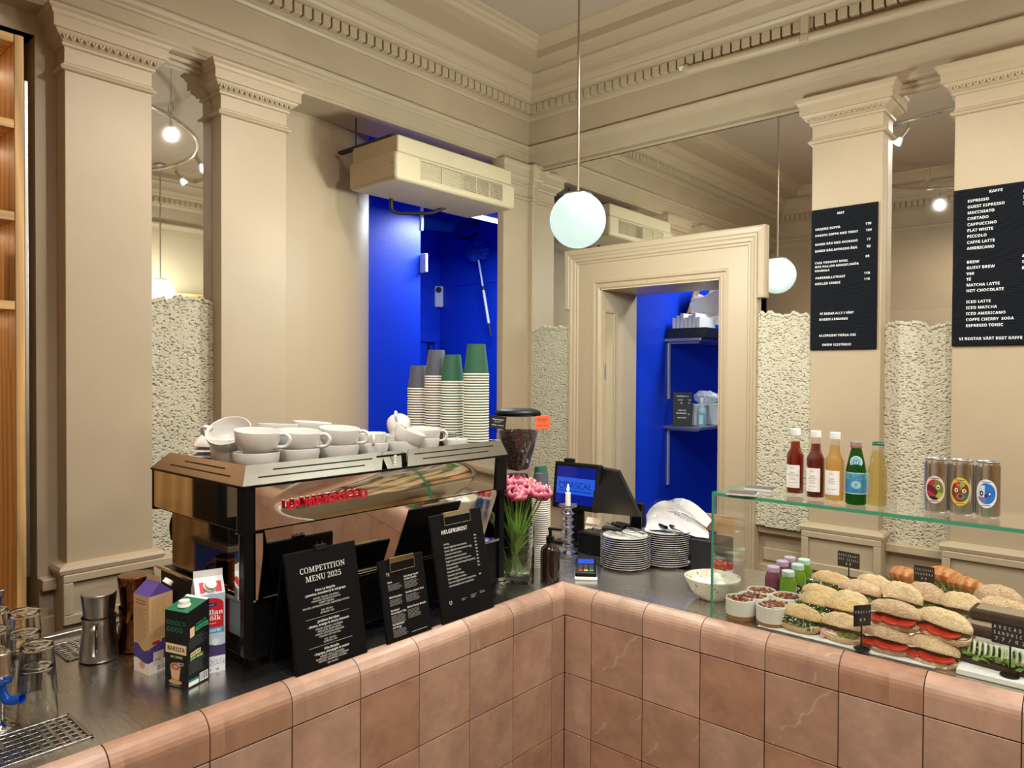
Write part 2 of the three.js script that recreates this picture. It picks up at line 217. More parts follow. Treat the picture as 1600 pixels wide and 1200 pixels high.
// ---------------------------------------------------------------- doorway in the right wall
{ const d = struct('door_1', null, null, 'beige eared doorway surround leading to blue storeroom', 'doorway');
  const x0 = -2.4656, x1 = -1.69, yt = 2.175;
  const mapD = (a, b, h) => V3(a, b, RZ + h);
  // profile: distance outwards from the opening, height off the wall
  const prof = [[-.005, .0], [-.005, .078], [.004, .085], [.012, .085], [.018, .078], [.026, .078], [.032, .09], [.04, .091], [.046, .083], [.15, .083], [.156, .089], [.166, .089], [.172, .096], [.186, .098], [.196, .104], [.206, .105], [.206, 0]];
  const path = [[x0, 0], [x0, yt], [x1, yt], [x1, 0]];
  const sw = (pth, pr) => { const g1 = sweep(pth, pr, mapD), g2 = sweep(pth, pr.map(([o, h]) => [-o, h]), mapD); g1.computeBoundingBox(); g2.computeBoundingBox(); return g1.boundingBox.max.y > g2.boundingBox.max.y ? g1 : g2; };
  mesh('architrave', sw(path, prof), M.paintTrim, d);
  // ears: the outer member steps outwards around the head
  const ear = [[.206, 0], [.206, .1], [.214, .106], [.236, .109], [.244, .105], [.248, .096], [.248, 0]];
  mesh('ear_moulding', sw([[x0, 2.06], [x0, yt], [x1, yt], [x1, 2.06]], ear), M.paintTrim, d);
  mesh('ear_moulding', [rb(x0 - .247, x0 - .2, 2.052, 2.066, RZ, RZ + .103, .003, 1), rb(x1 + .2, x1 + .247, 2.052, 2.066, RZ, RZ + .103, .003, 1)], M.paintTrim, d);
  // panelled jamb lining
  const jamb = mesh('jamb_lining', [rb(x0 - .02, x0 + .012, 0, yt, -4.02, RZ + .076, .003, 1), rb(x1 - .012, x1 + .02, 0, yt, -4.02, RZ + .076, .003, 1), box(x0, x1, yt - .012, yt + .02, -4.02, RZ + .076)], std('#c4b08d', .35, { bumpMap: paintBump, bumpScale: .0006 }), d);
  mesh('jamb_moulding', [rb(x0 + .012, x0 + .02, .25, 2.04, -3.765, -3.753, .003, 1), rb(x0 + .012, x0 + .018, .25, 2.04, -3.79, -3.78, .003, 1), rb(x0 + .012, x0 + .02, 2.03, 2.042, -3.765, -3.65, .003, 1), rb(x0 + .012, x0 + .02, .25, 2.04, -3.655, -3.645, .003, 1)], M.paintTrim, d);
  mesh('hinge', [rod([x0 + .018, 1.63, RZ + .04], [x0 + .018, 1.72, RZ + .04], .006)], M.alu, d);
}

// ---------------------------------------------------------------- wide opening on the left: rounded wall, passage, blue rooms
{ const pts = [[-3.25, -1.3], [-3.25, -2.1]]; for (let i = 1; i <= 18; i++) { const a = i / 18 * PI / 2; pts.push([-4.05 + .8 * Math.cos(a), -2.1 - .8 * Math.sin(a)]); } pts.push([-4.7, -2.9]);
  const q = []; for (let i = 0; i < pts.length - 1; i++) { const [a, b] = [pts[i], pts[i + 1]]; q.push([V3(a[0], 0, a[1]), V3(b[0], 0, b[1]), V3(b[0], 3.3, b[1]), V3(a[0], 3.3, a[1]), [[0, 0], [0, 0], [0, 0], [0, 0]]]); }
  const g = quadGeo(q);
  // smooth normals round the curve
  const p = g.attributes.position, n = g.attributes.normal; for (let i = 0; i < p.count; i++) { const x = p.getX(i), z = p.getZ(i); if (z < -2.1001 && x > -4.05) n.setXYZ(i, (x + 4.05) / .8, 0, (z + 2.1) / .8); }
  const o = struct('wall_passage', g, M.paintTrim, 'beige rounded wall inside the wide opening', 'wall'); o.material = M.paintTrim;
  struct('wall_blue', box(-5.1, -4.6, 0, 3.3, -4.07, -2.3), M.blue, 'bright blue wall end in the passage behind the opening', 'wall');
  struct('wall_passage_end', box(-6.1, -6.0, 0, 2.62, -5.7, -4.0), M.blue, 'blue end wall of passage around the inner door', 'wall');
  struct('wall_passage_upper', [box(-6.1, -5.99, 2.62, 3.3, -5.7, -4.0), box(-6.0, -3.3, 2.62, 3.3, -5.7, -5.59)], M.blue, 'blue upper walls of the passage', 'wall');
  struct('wall_passage_right', box(-6.0, -3.3, 0, 2.62, -5.7, -5.6), M.blue, 'deep blue side wall with duster hanging on it', 'wall');
  struct('wall_passage_near', [box(-3.4, -3.3, 0, 3.3, -5.7, -4.0)], M.blue, 'blue return wall beside the corner pilaster', 'wall');
  struct('wall_passage_back', [box(-7.1, -7.0, 0, 3.3, -5.7, -2.0), box(-7.1, -4.0, 0, 3.3, -2.2, -2.1), box(-7, -6, 0, 3.3, -5.8, -5.7)], M.blue, 'blue wall closing the back passage', 'wall');
  struct('ceiling_passage', box(-7.1, -3.1, 3.3, 3.4, -5.8, -1.3), M.blue, 'blue passage ceiling with pipes', 'ceiling');
  const dr = struct('door_2', null, null, 'blue inner door with steel hinge at passage end', 'door');
  const A = onX(-5.99, 676, 430), zC = onX(-5.99, 684, 500).z, zL = onX(-5.99, 657, 500).z;
  mesh('door_frame', [rb(-6.0, -5.95, 2.0, 2.09, zC, -4.1, .006, 1), rb(-6.0, -5.95, 0, 2.0, zC, zC + .07, .006, 1), rb(-6.0, -5.97, 2.03, 2.13, zC - .03, -4.1, .006, 1)], M.blue, dr);
  const zh = onX(-5.97, 670.5, 505).z;
  mesh('door_leaf', [rb(-5.995, -5.975, 0, 2.0, zh + .02, -4.2, .004, 1)], M.blue, dr);
  mesh('door_gap', [box(-5.998, -5.985, 0, 2.0, zh - .02, zh + .02)], M.dark, dr);
  mesh('hinge', [rb(-5.975, -5.965, 1.45, 1.57, zh - .035, zh - .006, .002, 1), rb(-5.975, -5.965, 1.45, 1.57, zh + .006, zh + .035, .002, 1), rod([-5.962, 1.44, zh], [-5.962, 1.58, zh], .008)], M.alu, dr);
}
// storeroom behind the doorway
struct('wall_storeroom_left', box(-2.6, -2.5, 0, 2.9, -6.2, -4.0), M.blue, 'blue storeroom wall carrying shelves behind the doorway', 'wall');
struct('wall_storeroom_back', box(-2.6, .3, 0, 2.9, -6.3, -6.2), M.blue, 'blue storeroom back wall', 'wall');
struct('wall_storeroom_right', box(.2, .3, 0, 2.9, -6.2, -4.0), M.blue, 'blue storeroom right wall', 'wall');
struct('ceiling_storeroom', box(-2.6, .3, 2.9, 3, -6.3, -4.0), std('#d8d8d8', .8), 'white storeroom ceiling', 'ceiling');

// ================================================================ lamps
// pendant globes: opal sphere on a rod
function pendant(x, y, z, r, label) {
  const t = thing('pendant_lamp', label, 'pendant lamp', [x, y, z], 0, 'opal globe pendants');
  const g = new THREE.SphereGeometry(r, 40, 28);
  const o = mesh('globe', g, M.opal, t); o.castShadow = false;
  mesh('cap', [lathe([[0, r + .004], [.06, r - .008], [.064, r - .018], [.05, r - .016]], 28)], M.alu, t);
  mesh('rod', [cyl(.0058, .0058, CEIL - y - r, 12).translate(0, r - .002, 0)], M.rodMetal, t);
  mesh('ceiling_rose', [lathe([[0, CEIL - y], [.05, CEIL - y - .002], [.05, CEIL - y - .02], [.03, CEIL - y - .03], [0, CEIL - y - .03]], 24)], M.alu, t);
  const l = new THREE.PointLight(new THREE.Color(.86, 1, .95), GLOBE_I, 0, 2); l.castShadow = true; l.shadow.radius = 4; t.add(l); l.name = 'globe_light'; return t;
}
M.rodMetal = std('#b5a594', .35, { metalness: .6 });
M.opal = std('#8fa09a', .25, { emissive: new THREE.Color(.62, .80, .745), emissiveIntensity: 1.0 });
pendant(-1.82, 2.315, -2.5, .119, 'opal globe pendant on thin rod over the counter corner');
pendant(.62, 2.40, -2.86, .121, 'opal globe pendant outside the view, seen in narrow mirror');

// ring track with spot lamps, in view only through the mirrors
const RC = V3(-.75, 3.24, -1.35), RR = 1.1;
{ const t = thing('track_ring', 'chrome ring track hanging from ceiling, seen in mirrors', 'track light', [RC.x, RC.y, RC.z]);
  mesh('ring', new THREE.TorusGeometry(RR, .014, 10, 96).rotateX(PI / 2), M.chrome, t);
  for (let i = 0; i < 4; i++) { const a = i * PI / 2 + .6; mesh('hanger_wire', [rod([RR * Math.cos(a), 0, RR * Math.sin(a)], [RR * Math.cos(a), CEIL - RC.y, RR * Math.sin(a)], .0025, 6)], M.alu, t); mesh('hanger_loop', [new THREE.TorusGeometry(.035, .004, 6, 20).translate(RR * Math.cos(a), .05, RR * Math.sin(a))], M.alu, t); }
  mesh('canopy', [lathe([[0, CEIL - RC.y], [.16, CEIL - RC.y], [.16, CEIL - RC.y - .02], [.1, CEIL - RC.y - .05], [.04, CEIL - RC.y - .06], [0, CEIL - RC.y - .06]], 32)], M.paintTrim, t); }
M.bulb = std('#ffffff', .3, { emissive: new THREE.Color(1, .97, .9), emissiveIntensity: 12 });
function spot(ang, target, k, label, pen = .8, cone = .95) {
  const p = V3(RC.x + RR * Math.cos(ang), RC.y - .02, RC.z + RR * Math.sin(ang)), T = V3(...target), d = T.clone().sub(p).normalize();
  const t = thing('spot_lamp', label, 'spot lamp', [p.x, p.y, p.z], 0, 'spot lamps on the ring track');
  const Q = new THREE.Quaternion().setFromUnitVectors(V3(0, -1, 0), d), at = (g, o) => g.applyQuaternion(Q).translate(0, -.035, 0).translate(d.x * o, d.y * o, d.z * o);
  mesh('stem', [rod([0, .015, 0], [0, -.035, 0], .005)], M.chrome, t);
  mesh('socket', [at(new THREE.CylinderGeometry(.013, .013, .07, 14), .03)], M.alu, t);
  mesh('reflector', [at(new THREE.CylinderGeometry(.013, .026, .04, 18, 1, true), .085)], phys('#ffffff', .1, { transmission: .5, side: THREE.DoubleSide }), t);
  const b = mesh('bulb', [at(new THREE.CylinderGeometry(.021, .021, .004, 18), .1)], M.bulb, t); b.castShadow = false;
  const s = new THREE.SpotLight(LIGHT_WARM, SPOT_I * k, 0, cone, pen, 2); s.position.copy(d).multiplyScalar(.112).add(V3(0, -.035, 0)); s.castShadow = true; s.shadow.radius = 1.2; t.add(s); s.target.position.copy(T).sub(p); t.add(s.target);
}
spot(PI * 1.19, [-3.05, 1.7, -1.45], .78, 'spot lamp on ring track aimed at the left wall');
spot(PI * 1.02, [-3.0, 1.2, -.7], .5, 'spot lamp on ring track aimed at the broad pilaster');
spot(PI * 1.394, [-2.4, 1.3, -2.9], .8, 'spot lamp on ring track aimed at the till corner');
spot(PI * 1.53, [-1.2, 1.5, -3.6], .55, 'spot lamp on ring track aimed at the MAT board');
spot(PI * 1.75, [-.35, 1.5, -3.5], .68, 'spot lamp on ring track aimed at the KAFFE board');
spot(PI * .90, [-1.75, .9, -.9], .7, 'spot lamp on ring track aimed at the coffee machine');
spot(PI * 1.93, [-.5, .85, -2.3], .9, 'spot lamp on ring track aimed at the sandwiches');
spot(PI * .668, [-1.0, .5, -2.04], 1.1, 'spot lamp on ring track aimed at the menu boards');
spot(PI * .36, [-.6, .5, -2.04], 1.05, 'spot lamp added on ring track to brighten right counter front');  // added lamp, only there to lift the tiles of the right leg
spot(PI * .12, [-1.53, .5, -1.1], 1.05, 'spot lamp added on ring track to brighten left counter front');  // extra lamp put in to brighten the left tile face
spot(PI * 0.25, [.9, 1.6, -1.2], .9, 'added fill spot lamp on ring track aimed at coffee shelf');  // added for more ambient light on the side wall
spot(PI * 0.5, [-1.6, 1.7, .5], .9, 'added fill spot lamp on ring track aimed at rear wall');  // fill lamp added so the room behind the camera is brighter
// lamps of the back rooms
function panelLamp(name, x, y, z, w, d, k, col, label) { const t = thing(name, label, 'lamp', [x, y, z]); mesh('housing', [rb(-w / 2 - .02, w / 2 + .02, 0, .04, -d / 2 - .02, d / 2 + .02, .006, 1)], M.white, t); const m = mesh('diffuser', [box(-w / 2, w / 2, -.004, 0, -d / 2, d / 2)], std('#ffffff', .5, { emissive: col, emissiveIntensity: 2 }), t); m.castShadow = false; const l = new THREE.RectAreaLight(col, k, w, d); l.position.set(0, -.01, 0); l.rotation.x = -PI / 2; t.add(l); }
const COOL = new THREE.Color(.85, .95, 1);
panelLamp('ceiling_lamp', -1.75, 2.855, -4.75, .6, .3, 30 * STORE_I, COOL, 'white ceiling lamp in blue storeroom behind doorway');
panelLamp('strip_lamp', -4.26, 2.99, -4.55, .12, .9, 90 * STORE_I, COOL, 'bright tube lamp at passage ceiling behind air conditioner');

// ================================================================ counter
const CX = -1.5313, CZ = -2.04, TOP = .9;
{ const t = thing('bar_counter', 'pink stone tiled bar counter with rounded top edge', 'counter', [CX, 0, CZ]);
  const jr = [.1139, .3166, .5201, .723, .9256, 1.129, 1.3322, 1.535, 1.738, 1.94], jl = [.072, .277, .4794, .6838, .888, 1.09, 1.294, 1.497, 1.7, 1.903, 2.106, 2.31];
  const G = .0013, r = .046, prof = [[0, .8037]]; for (let i = 0; i <= 7; i++) { const a = i / 7 * PI / 2; prof.push([r * (1 - Math.cos(a)), TOP - r + r * Math.sin(a)]); } prof.push([.052, TOP]);
  // s runs along the counter from the inner corner, o back from its face
  const bull = (s0, s1, mitre, P) => { const q = [], U = (s, j) => [s / .21, j * .055]; for (let j = 0; j < prof.length - 1; j++) { const [o0, y0] = prof[j], [o1, y1] = prof[j + 1]; const a = mitre ? -o0 : s0, b = mitre ? -o1 : s0; q.push([P(a, o0, y0), P(s1, o0, y0), P(s1, o1, y1), P(b, o1, y1), [U(s0, j), U(s1, j), U(s1, j + 1), U(s0, j + 1)]]); } const g = quadGeo(q);
    // end faces
    const e = []; for (const s of [mitre ? null : s0, s1]) if (s !== null) for (let j = 0; j < prof.length - 2; j++) e.push([P(s, .052, .8037), P(s, ...prof[j]), P(s, ...prof[j + 1]), P(s, .052, .8037)]); return merge([g, quadGeo(e)]); };
  const PR = (s, o, y) => V3(s, y, -o), PL = (s, o, y) => V3(-o, y, s);
  const uvl = g => { const p = g.attributes.position, uv = g.attributes.uv; for (let i = 0; i < p.count; i++) uv.setXY(i, (uv.getX(i)) / .21, uv.getY(i) / .21); return g; };
  const flat = {}; const tileG = (w, h) => flat[w.toFixed(3) + h.toFixed(3)] ||= uvl(boxUV(rbox(w, h, .01, .0018, 1).translate(w / 2, h / 2, -.005)));
  const rows = [[.5965, .8010], [.3915, .5952], [.1865, .3902], [.0, .1852]];
  const pick = (i, k, s) => M.stones[Math.floor(hsh(i, k, s) * 6)];
  let p = 0; jr.forEach((s1, i) => { const s0 = p; p = s1; mesh('bullnose_tile', bull(s0 + (i ? G : 0), s1 - G, i === 0, PR), pick(i, 9, 1), t); rows.forEach(([y0, y1], k) => { const o = mesh('tile', tileG(s1 - s0 - 2 * G, y1 - y0 - G), pick(i, k, 3), t); o.position.set(s0 + G, y0, 0); }); });
  p = 0; jl.forEach((s1, i) => { const s0 = p; p = s1; mesh('bullnose_tile', bull(s0 + (i ? G : 0), s1 - G, i === 0, PL), pick(i, 8, 2), t); rows.forEach(([y0, y1], k) => { const o = mesh('tile', tileG(s1 - s0 - 2 * G, y1 - y0 - G), pick(i, k, 5), t); o.position.set(0, y0, s1 - G); o.rotation.y = PI / 2; }); });
  mesh('grout', [box(-.04, 1.95, 0, .86, -.05, -.0025), box(-.05, -.0025, 0, .86, -.04, 2.32)], M.grout, t);
  mesh('carcass', [box(-.04, 1.95, .02, .86, -.66, -.05), box(-.72, -.05, .02, .86, -.66, 2.3)], std('#3a332d', .7), t);
}
{ const t = thing('steel_worktop', 'brushed steel worktop running along both counter legs', 'worktop', [0, TOP, 0]);
  const y0 = -.03, y1 = 0;
  mesh('top_plate', [box(-2.31, CX - .052, y0, y1, -2.72, .27), box(CX - .052, -.96, y0, y1, -2.72, CZ - .052), box(-.96, .41, y0, y1, -2.5, CZ - .052)], M.worktop, t);
  mesh('rear_edge', [rb(-2.335, -2.305, -.04, .012, -2.72, .27, .006)], M.brushed, t);
  const slab = mesh('stone_ledge', [rb(-.959, .41, y0, y1, -2.82, -2.501, .004)], M.stones[0], t);
}
// drip grates let into the worktop
function grate(name, x0, x1, z0, z1, nx, nz, label) { const t = thing(name, label, 'drip grate', [0, TOP, 0]); const w = x1 - x0, d = z1 - z0, b = .008;
  mesh('frame', [rb(x0, x1, -.002, .004, z0, z0 + b, .0015, 1), rb(x0, x1, -.002, .004, z1 - b, z1, .0015, 1), rb(x0, x0 + b, -.002, .004, z0, z1, .0015, 1), rb(x1 - b, x1, -.002, .004, z0, z1, .0015, 1)], M.steel, t);
  mesh('well', [box(x0, x1, .0002, .0008, z0, z1)], M.dark, t);
  for (let i = 1; i < nx; i++) mesh('bar', [rb(x0 + w * i / nx - .0034, x0 + w * i / nx + .0034, .0008, .003, z0 + b, z1 - b, .0008, 1)], M.steel, t);
  for (let i = 1; i < nz; i++) mesh('bar', [rb(x0 + b, x1 - b, .0008, .0028, z0 + d * i / nz - .0042, z0 + d * i / nz + .0042, .0008, 1)], M.steel, t); return t; }
grate('drip_grate', -1.775, -1.625, -.545, -.20, 7, 20, 'large steel drip grate in worktop near the tile edge');
grate('rinser_grate', -2.255, -2.1, -.80, -.64, 10, 8, 'small steel rinser grate behind the milk pitchers');

// glass counter case
{ const t = thing('glass_case', 'green edged glass counter case over the sandwiches', 'glass case', [-1.0, TOP, -2.1]);
  const m = phys('#fbfdfc', .01, { transmission: 1, thickness: 0, ior: 1.5 }), e = phys('#4fae8a', .15, { transmission: .35, thickness: 0 });
  mesh('front_pane', [box(.004, 1.4, .001, .382, -.003, .003)], m, t);
  mesh('side_pane', [box(-.003, .003, .001, .382, -.24, .003)], m, t);
  mesh('top_pane', [box(-.003, 1.4, .383, .392, -.25, .003)], m, t);
  mesh('front_edge', [box(-.004, 1.4, .3825, .3925, .0032, .0042), box(-.0042, -.0032, .3825, .3925, -.25, .004)], e, t);
  mesh('corner_edge', [box(-.0045, .0035, .001, .3825, .0032, .0042), box(-.0045, -.0036, .001, .3825, -.004, .0042)], e, t);
}

// ================================================================ espresso machine
const font = await new FontLoader().loadAsync('fonts/droid/droid_sans_bold.typeface.json');
const MF = -1.68, MZ0 = -.905, MZ1 = -1.888, MB = -2.215;       // customer face, near end, far end, barista side
{ const t = thing('espresso_machine', 'polished steel espresso machine with red raised lettering', 'espresso machine', [MF, TOP, MZ0]);
  const x = v => v - MF, y = v => v - TOP, z = v => v - MZ0;
  const Bx = (x0, x1, y0, y1, z0, z1, r = .003) => rb(x(x0), x(x1), y(y0), y(y1), z(z0), z(z1), r, 1);
  const q3 = (a) => a.map(p => V3(x(p[0]), y(p[1]), z(p[2])));
  const plate = (pts, m, name, par = t, th = .004) => { const P = q3(pts), n = P[1].clone().sub(P[0]).cross(P[2].clone().sub(P[0])).normalize().multiplyScalar(th), B = P.map(p => p.clone().add(n)); const q = []; if (P.length === 4) q.push([P[0], P[1], P[2], P[3]], [B[3], B[2], B[1], B[0]]); for (let i = 0; i < 4; i++) { const j = (i + 1) % 4; q.push([P[j], P[i], B[i], B[j]]); } return mesh(name, quadGeo(q), m, par); };
  // black chassis
  mesh('chassis', [Bx(MB + .03, MF - .09, 1.08, 1.4, MZ0 - .05, MZ1 + .05), Bx(MB, MF - .012, .925, 1.075, MZ0 - .02, MZ1 + .02, .008)], M.blackSatin, t);
  for (const [fx, fz] of [[MF - .06, MZ0 - .06], [MF - .06, MZ1 + .06], [MB + .06, MZ0 - .06], [MB + .06, MZ1 + .06]]) mesh('foot', [cyl(.022, .026, .045, 20).translate(x(fx), 0, z(fz))], M.blackPlastic, t);
  mesh('base_rim', [Bx(MF - .03, MF - .004, 1.072, 1.082, MZ0 - .012, MZ1 + .012), Bx(MB, MF - .02, 1.072, 1.082, MZ0 - .016, MZ0 - .006)], M.chrome, t);
  // polished head: customer side with a shallow oval dish
  const fp = grid(110, 22, (i, j) => { const zz = MZ0 - .032 - (MZ0 - MZ1 - .06) * i, yy = 1.258 + .115 * j; const e = Math.hypot((zz + 1.36) / .37, (yy - 1.318) / .075); let d = e < 1 ? .008 * (1 - e * e) : 0; return [x(MF - d - (1 - j) * .004), y(yy), z(zz)]; });
  mesh('front_panel', fp, M.polish, t);
  mesh('side_panel', [Bx(MB + .012, MF - .03, 1.258, 1.372, MZ0 + .002, MZ0 - .01, .002)], M.polish, t);
  mesh('end_panel', [Bx(MB + .012, MF - .03, 1.258, 1.372, MZ1 + .01, MZ1 - .002, .002)], M.polish, t);
  mesh('corner_post', [Bx(MF - .03, MF + .003, 1.25, 1.374, MZ0 + .004, MZ0 - .032, .004), Bx(MF - .026, MF - .003, .94, 1.25, MZ0 - .003, MZ0 - .03, .003)], M.blackSatin, t);
  mesh('corner_post', [Bx(MF - .03, MF + .003, 1.25, 1.374, MZ1 + .055, MZ1 - .004, .004), Bx(MF - .026, MF - .003, .94, 1.25, MZ1 + .03, MZ1 + .003, .003)], M.blackSatin, t);
  mesh('corner_post', [Bx(MB, MB + .012, 1.25, 1.374, MZ0 + .004, MZ0 - .02, .003)], M.blackSatin, t);
  // mirror strips flanking the near post
  plate([[MF - .003, 1.082, MZ0 - .052], [MF - .003, 1.25, MZ0 - .052], [MF - .003, 1.25, MZ0 - .032], [MF - .003, 1.082, MZ0 - .032]], M.polish, 'post_strip');
  mesh('post_strip', [Bx(MF - .05, MF - .027, 1.082, 1.25, MZ0 - .002, MZ0 - .006, .001)], M.polish, t);
  // slanting lower front
  plate([[MF - .003, 1.256, MZ1 + .04], [MF - .003, 1.256, MZ0 - .056], [MF - .022, 1.083, MZ0 - .1], [MF - .022, 1.083, MZ1 + .1]], M.polish, 'lower_panel');
  mesh('head_underside', [Bx(MB + .01, MF - .01, 1.25, 1.257, MZ0 - .012, MZ1 + .012, .001)], M.blackSatin, t);
  // near side: dark cheek and mirror plate
  mesh('side_cheek', [Bx(MB + .06, MF - .128, 1.083, 1.25, MZ0 - .03, MZ0 - .045, .002)], std('#8d8882', .05, { metalness: 1 }), t);
  mesh('side_mirror', [Bx(MF - .125, MF - .05, 1.083, 1.25, MZ0 - .022, MZ0 - .032, .001), Bx(MF - .12, MF - .03, .985, 1.07, MZ0 - .01, MZ0 - .022, .001)], M.polish, t);
  // cup tray: sloping brushed rim with slots
  const tray = mesh('cup_tray', [Bx(MB + .02, MF - .03, 1.372, 1.3855, MZ0 - .03, MZ1 + .03, .003)], M.brushed, t);
  const yb = 1.374, yt = 1.424, lean = .02, zs = (a) => a;
  const rimF = (z0, z1, s0 = 0, s1 = 0) => plate([[MF + .006, yb, z1], [MF + .006, yb, z0], [MF + .006 - lean, yt, z0 - s0], [MF + .006 - lean, yt, z1 + s1]], M.brushed, 'tray_rim', t, .003);
  rimF(MZ0 + .006, -1.333, lean, -.022); rimF(-1.356, -1.41, -.012, -.012); rimF(-1.432, MZ1 + .0, .02, .012);
  mesh('tray_gap', [Bx(MF - .03, MF - .008, 1.375, 1.415, -1.325, -1.44, .002)], M.blackSatin, t);
  plate([[MF + .006, yb, MZ0 + .006], [MB, yb, MZ0 + .006], [MB + .085, yt, MZ0 + .006 - lean], [MF + .006 - lean, yt, MZ0 + .006 - lean]], M.brushed, 'tray_rim', t, .003);
  plate([[MB, yb, MZ1 - .002], [MF + .006, yb, MZ1 - .002], [MF - .014, yt, MZ1 + .012], [MB + .085, yt, MZ1 + .012]], M.brushed, 'tray_rim', t, .003);
  mesh('tray_edge', [Bx(MF - .02, MF + .008, 1.368, 1.375, MZ0 + .008, MZ1 - .004, .002), Bx(MB, MF, 1.368, 1.375, MZ0 + .008, MZ0 - .01, .002)], M.blackSatin, t);
  const slot = (za, zb, yy) => { const fx = MF + .006 - lean * (yy - yb) / (yt - yb); mesh('slot', [Bx(fx - .002, fx + .0006, yy - .0022, yy + .0022, za, zb, .0008)], M.dark, t); };
  slot(-.945, -1.278, 1.392); slot(-.99, -1.31, 1.408); slot(-1.50, -1.80, 1.392); slot(-1.47, -1.83, 1.408);
  const slotS = (xa, xb, yy) => { const fz = MZ0 + .006 - lean * (yy - yb) / (yt - yb); mesh('slot', [Bx(xa, xb, yy - .0022, yy + .0022, fz - .002, fz + .0006, .0008)], M.dark, t); };
  slotS(-1.75, -2.1, 1.392); slotS(-1.79, -2.02, 1.408);
  // raised red letters
  const tg = new TextGeometry('LA MARZOCCO', { font, size: .0205, depth: .006, curveSegments: 3 }); tg.computeBoundingBox(); const tw = tg.boundingBox.max.x; tg.scale(.262 / tw, 1, 1).rotateY(PI / 2);
  mesh('lettering', tg.translate(x(MF + .004), y(1.302), z(-1.018)), std('#c8102e', .3), t);
  const lg = new TextGeometry('leva', { font, size: .012, depth: .0008, curveSegments: 2 }).rotateZ(PI / 2).rotateY(PI / 2); mesh('badge', lg.translate(x(MF + .004), y(1.382), z(-1.39)), M.white, t);
  // barista side: steam wand and group heads
  mesh('steam_wand', [tube([[x(-2.2), y(1.2), z(-1.0)], [x(-2.29), y(1.19), z(-1.0)], [x(-2.27), y(1.1), z(-1.0)], [x(-2.24), y(1.04), z(-1.0)]], .006, 8, 20)], M.chrome, t);
  mesh('wand_grip', [tube([[x(-2.285), y(1.2), z(-1.0)], [x(-2.3), y(1.17), z(-1.0)], [x(-2.288), y(1.13), z(-1.0)]], .011, 8, 8)], M.blackPlastic, t);
  for (const gz of [-1.15, -1.4, -1.65]) { mesh('group_head', [cyl(.035, .035, .08, 24).translate(x(-2.24), y(1.17), z(gz))], M.chrome, t); mesh('portafilter', [rod([x(-2.25), y(1.165), z(gz)], [x(-2.42), y(1.15), z(gz)], .014)], M.blackPlastic, t); }
}

// ================================================================ crockery on top of the machine
const DECK = 1.386;
const cupIn = .0035;
function cupParts(t, R, H, tiltHandle = 0, mark = true) {
  const b = R * .56;
  mesh('bowl', [lathe([[0, .004], [b * .8, .003], [b * .86, 0], [b, 0], [b * 1.04, .004], [b * 1.3, .009], [R * .86, H * .34], [R * .94, H * .55], [R * .985, H * .8], [R, H - .001], [R - .001, H], [R - cupIn, H - .001], [R * .93, H * .78], [R * .88, H * .54], [R * .78, H * .33], [b * 1.1, .013], [b * .6, .009], [0, .009]], 40)], M.ceramic, t);
  mesh('handle', [tube([[R * .86, H * .86, 0], [R * 1.22, H * .92, 0], [R * 1.42, H * .72, 0], [R * 1.3, H * .42, 0], [R * .82, H * .32, 0]], R * .085, 10, 24).scale(1, 1, 1.25)], M.ceramic, t);
}
M.printGrey = std('#55524e', .6);
const cupProto = {};
function cup(u, v, rimY, kind, turn, label, o = {}) {
  const [R, H] = kind === 'big' ? [.0605, .062] : kind === 'mid' ? [.05, .058] : [.042, .052];
  const P = o.pos ? V3(...o.pos) : onY(rimY, u, v);
  let c; if (!cupProto[kind]) { c = thing('coffee_cup', label, 'cup', [0, 0, 0], 0, 'white cups on the espresso machine'); cupParts(c, R, H); cupProto[kind] = c; } else { c = cupProto[kind].clone(); c.name = numbered('coffee_cup'); c.userData = { label, category: 'cup', group: 'white cups on the espresso machine' }; scene.add(c); }
  c.position.set(P.x, rimY - H, P.z); c.rotation.set(0, turn, 0, 'YXZ');
  if (o.tilt) { c.rotation.set(o.tilt[0], turn, o.tilt[1], 'YXZ'); c.position.y += .008; }
  return c;
}
// columns of cups: [x, rim height, z, kind, number in the column, handle turn, where]
const NEST = { big: .029, mid: .031, small: .028 };
[[-1.765, 1.5057, -.9876, 'big', 2, .72, 'the column at the front corner'], [-1.775, 1.497, -1.119, 'big', 2, .72, 'the second column along the front rim'], [-1.785, 1.4968, -1.2605, 'big', 2, .72, 'the third column along the front rim'], [-1.93, 1.5067, -1.1435, 'big', 2, 2.6, 'the column behind the front corner'], [-1.95, 1.5052, -1.2746, 'big', 2, 1.9, 'the column behind the second'], [-1.79, 1.4772, -1.605, 'mid', 2, .72, 'the column before the paper cups']].forEach(([x, y, z, k, n, turn, w]) => { cup(0, 0, k === 'big' ? DECK + .0625 : DECK + .0585, k, 2.3, 'white latte cup, lower of ' + w, { pos: [x, 0, z] }); const c = cup(0, 0, y, k, turn, 'white latte cup, upper of ' + w, { pos: [x, 0, z] }); c.rotation.set(.05, turn, -.07, 'YXZ'); });
{ const x = -1.905, z = -.995; cup(0, 0, DECK + .0625, 'big', 2.5, 'white latte cup at the bottom under the tipped cup', { pos: [x, 0, z] }); cup(0, 0, 1.475, 'big', 2.4, 'white latte cup directly under the tipped cup', { pos: [x, 0, z] }); const c = cup(0, 0, 1.512, 'big', 2.6, 'white latte cup tipped towards the room by inverted bowls', { pos: [x, 0, z] }); c.quaternion.setFromAxisAngle(V3(.752, 0, -.659), .62).multiply(new THREE.Quaternion().setFromAxisAngle(V3(0, 1, 0), 3.6)); }
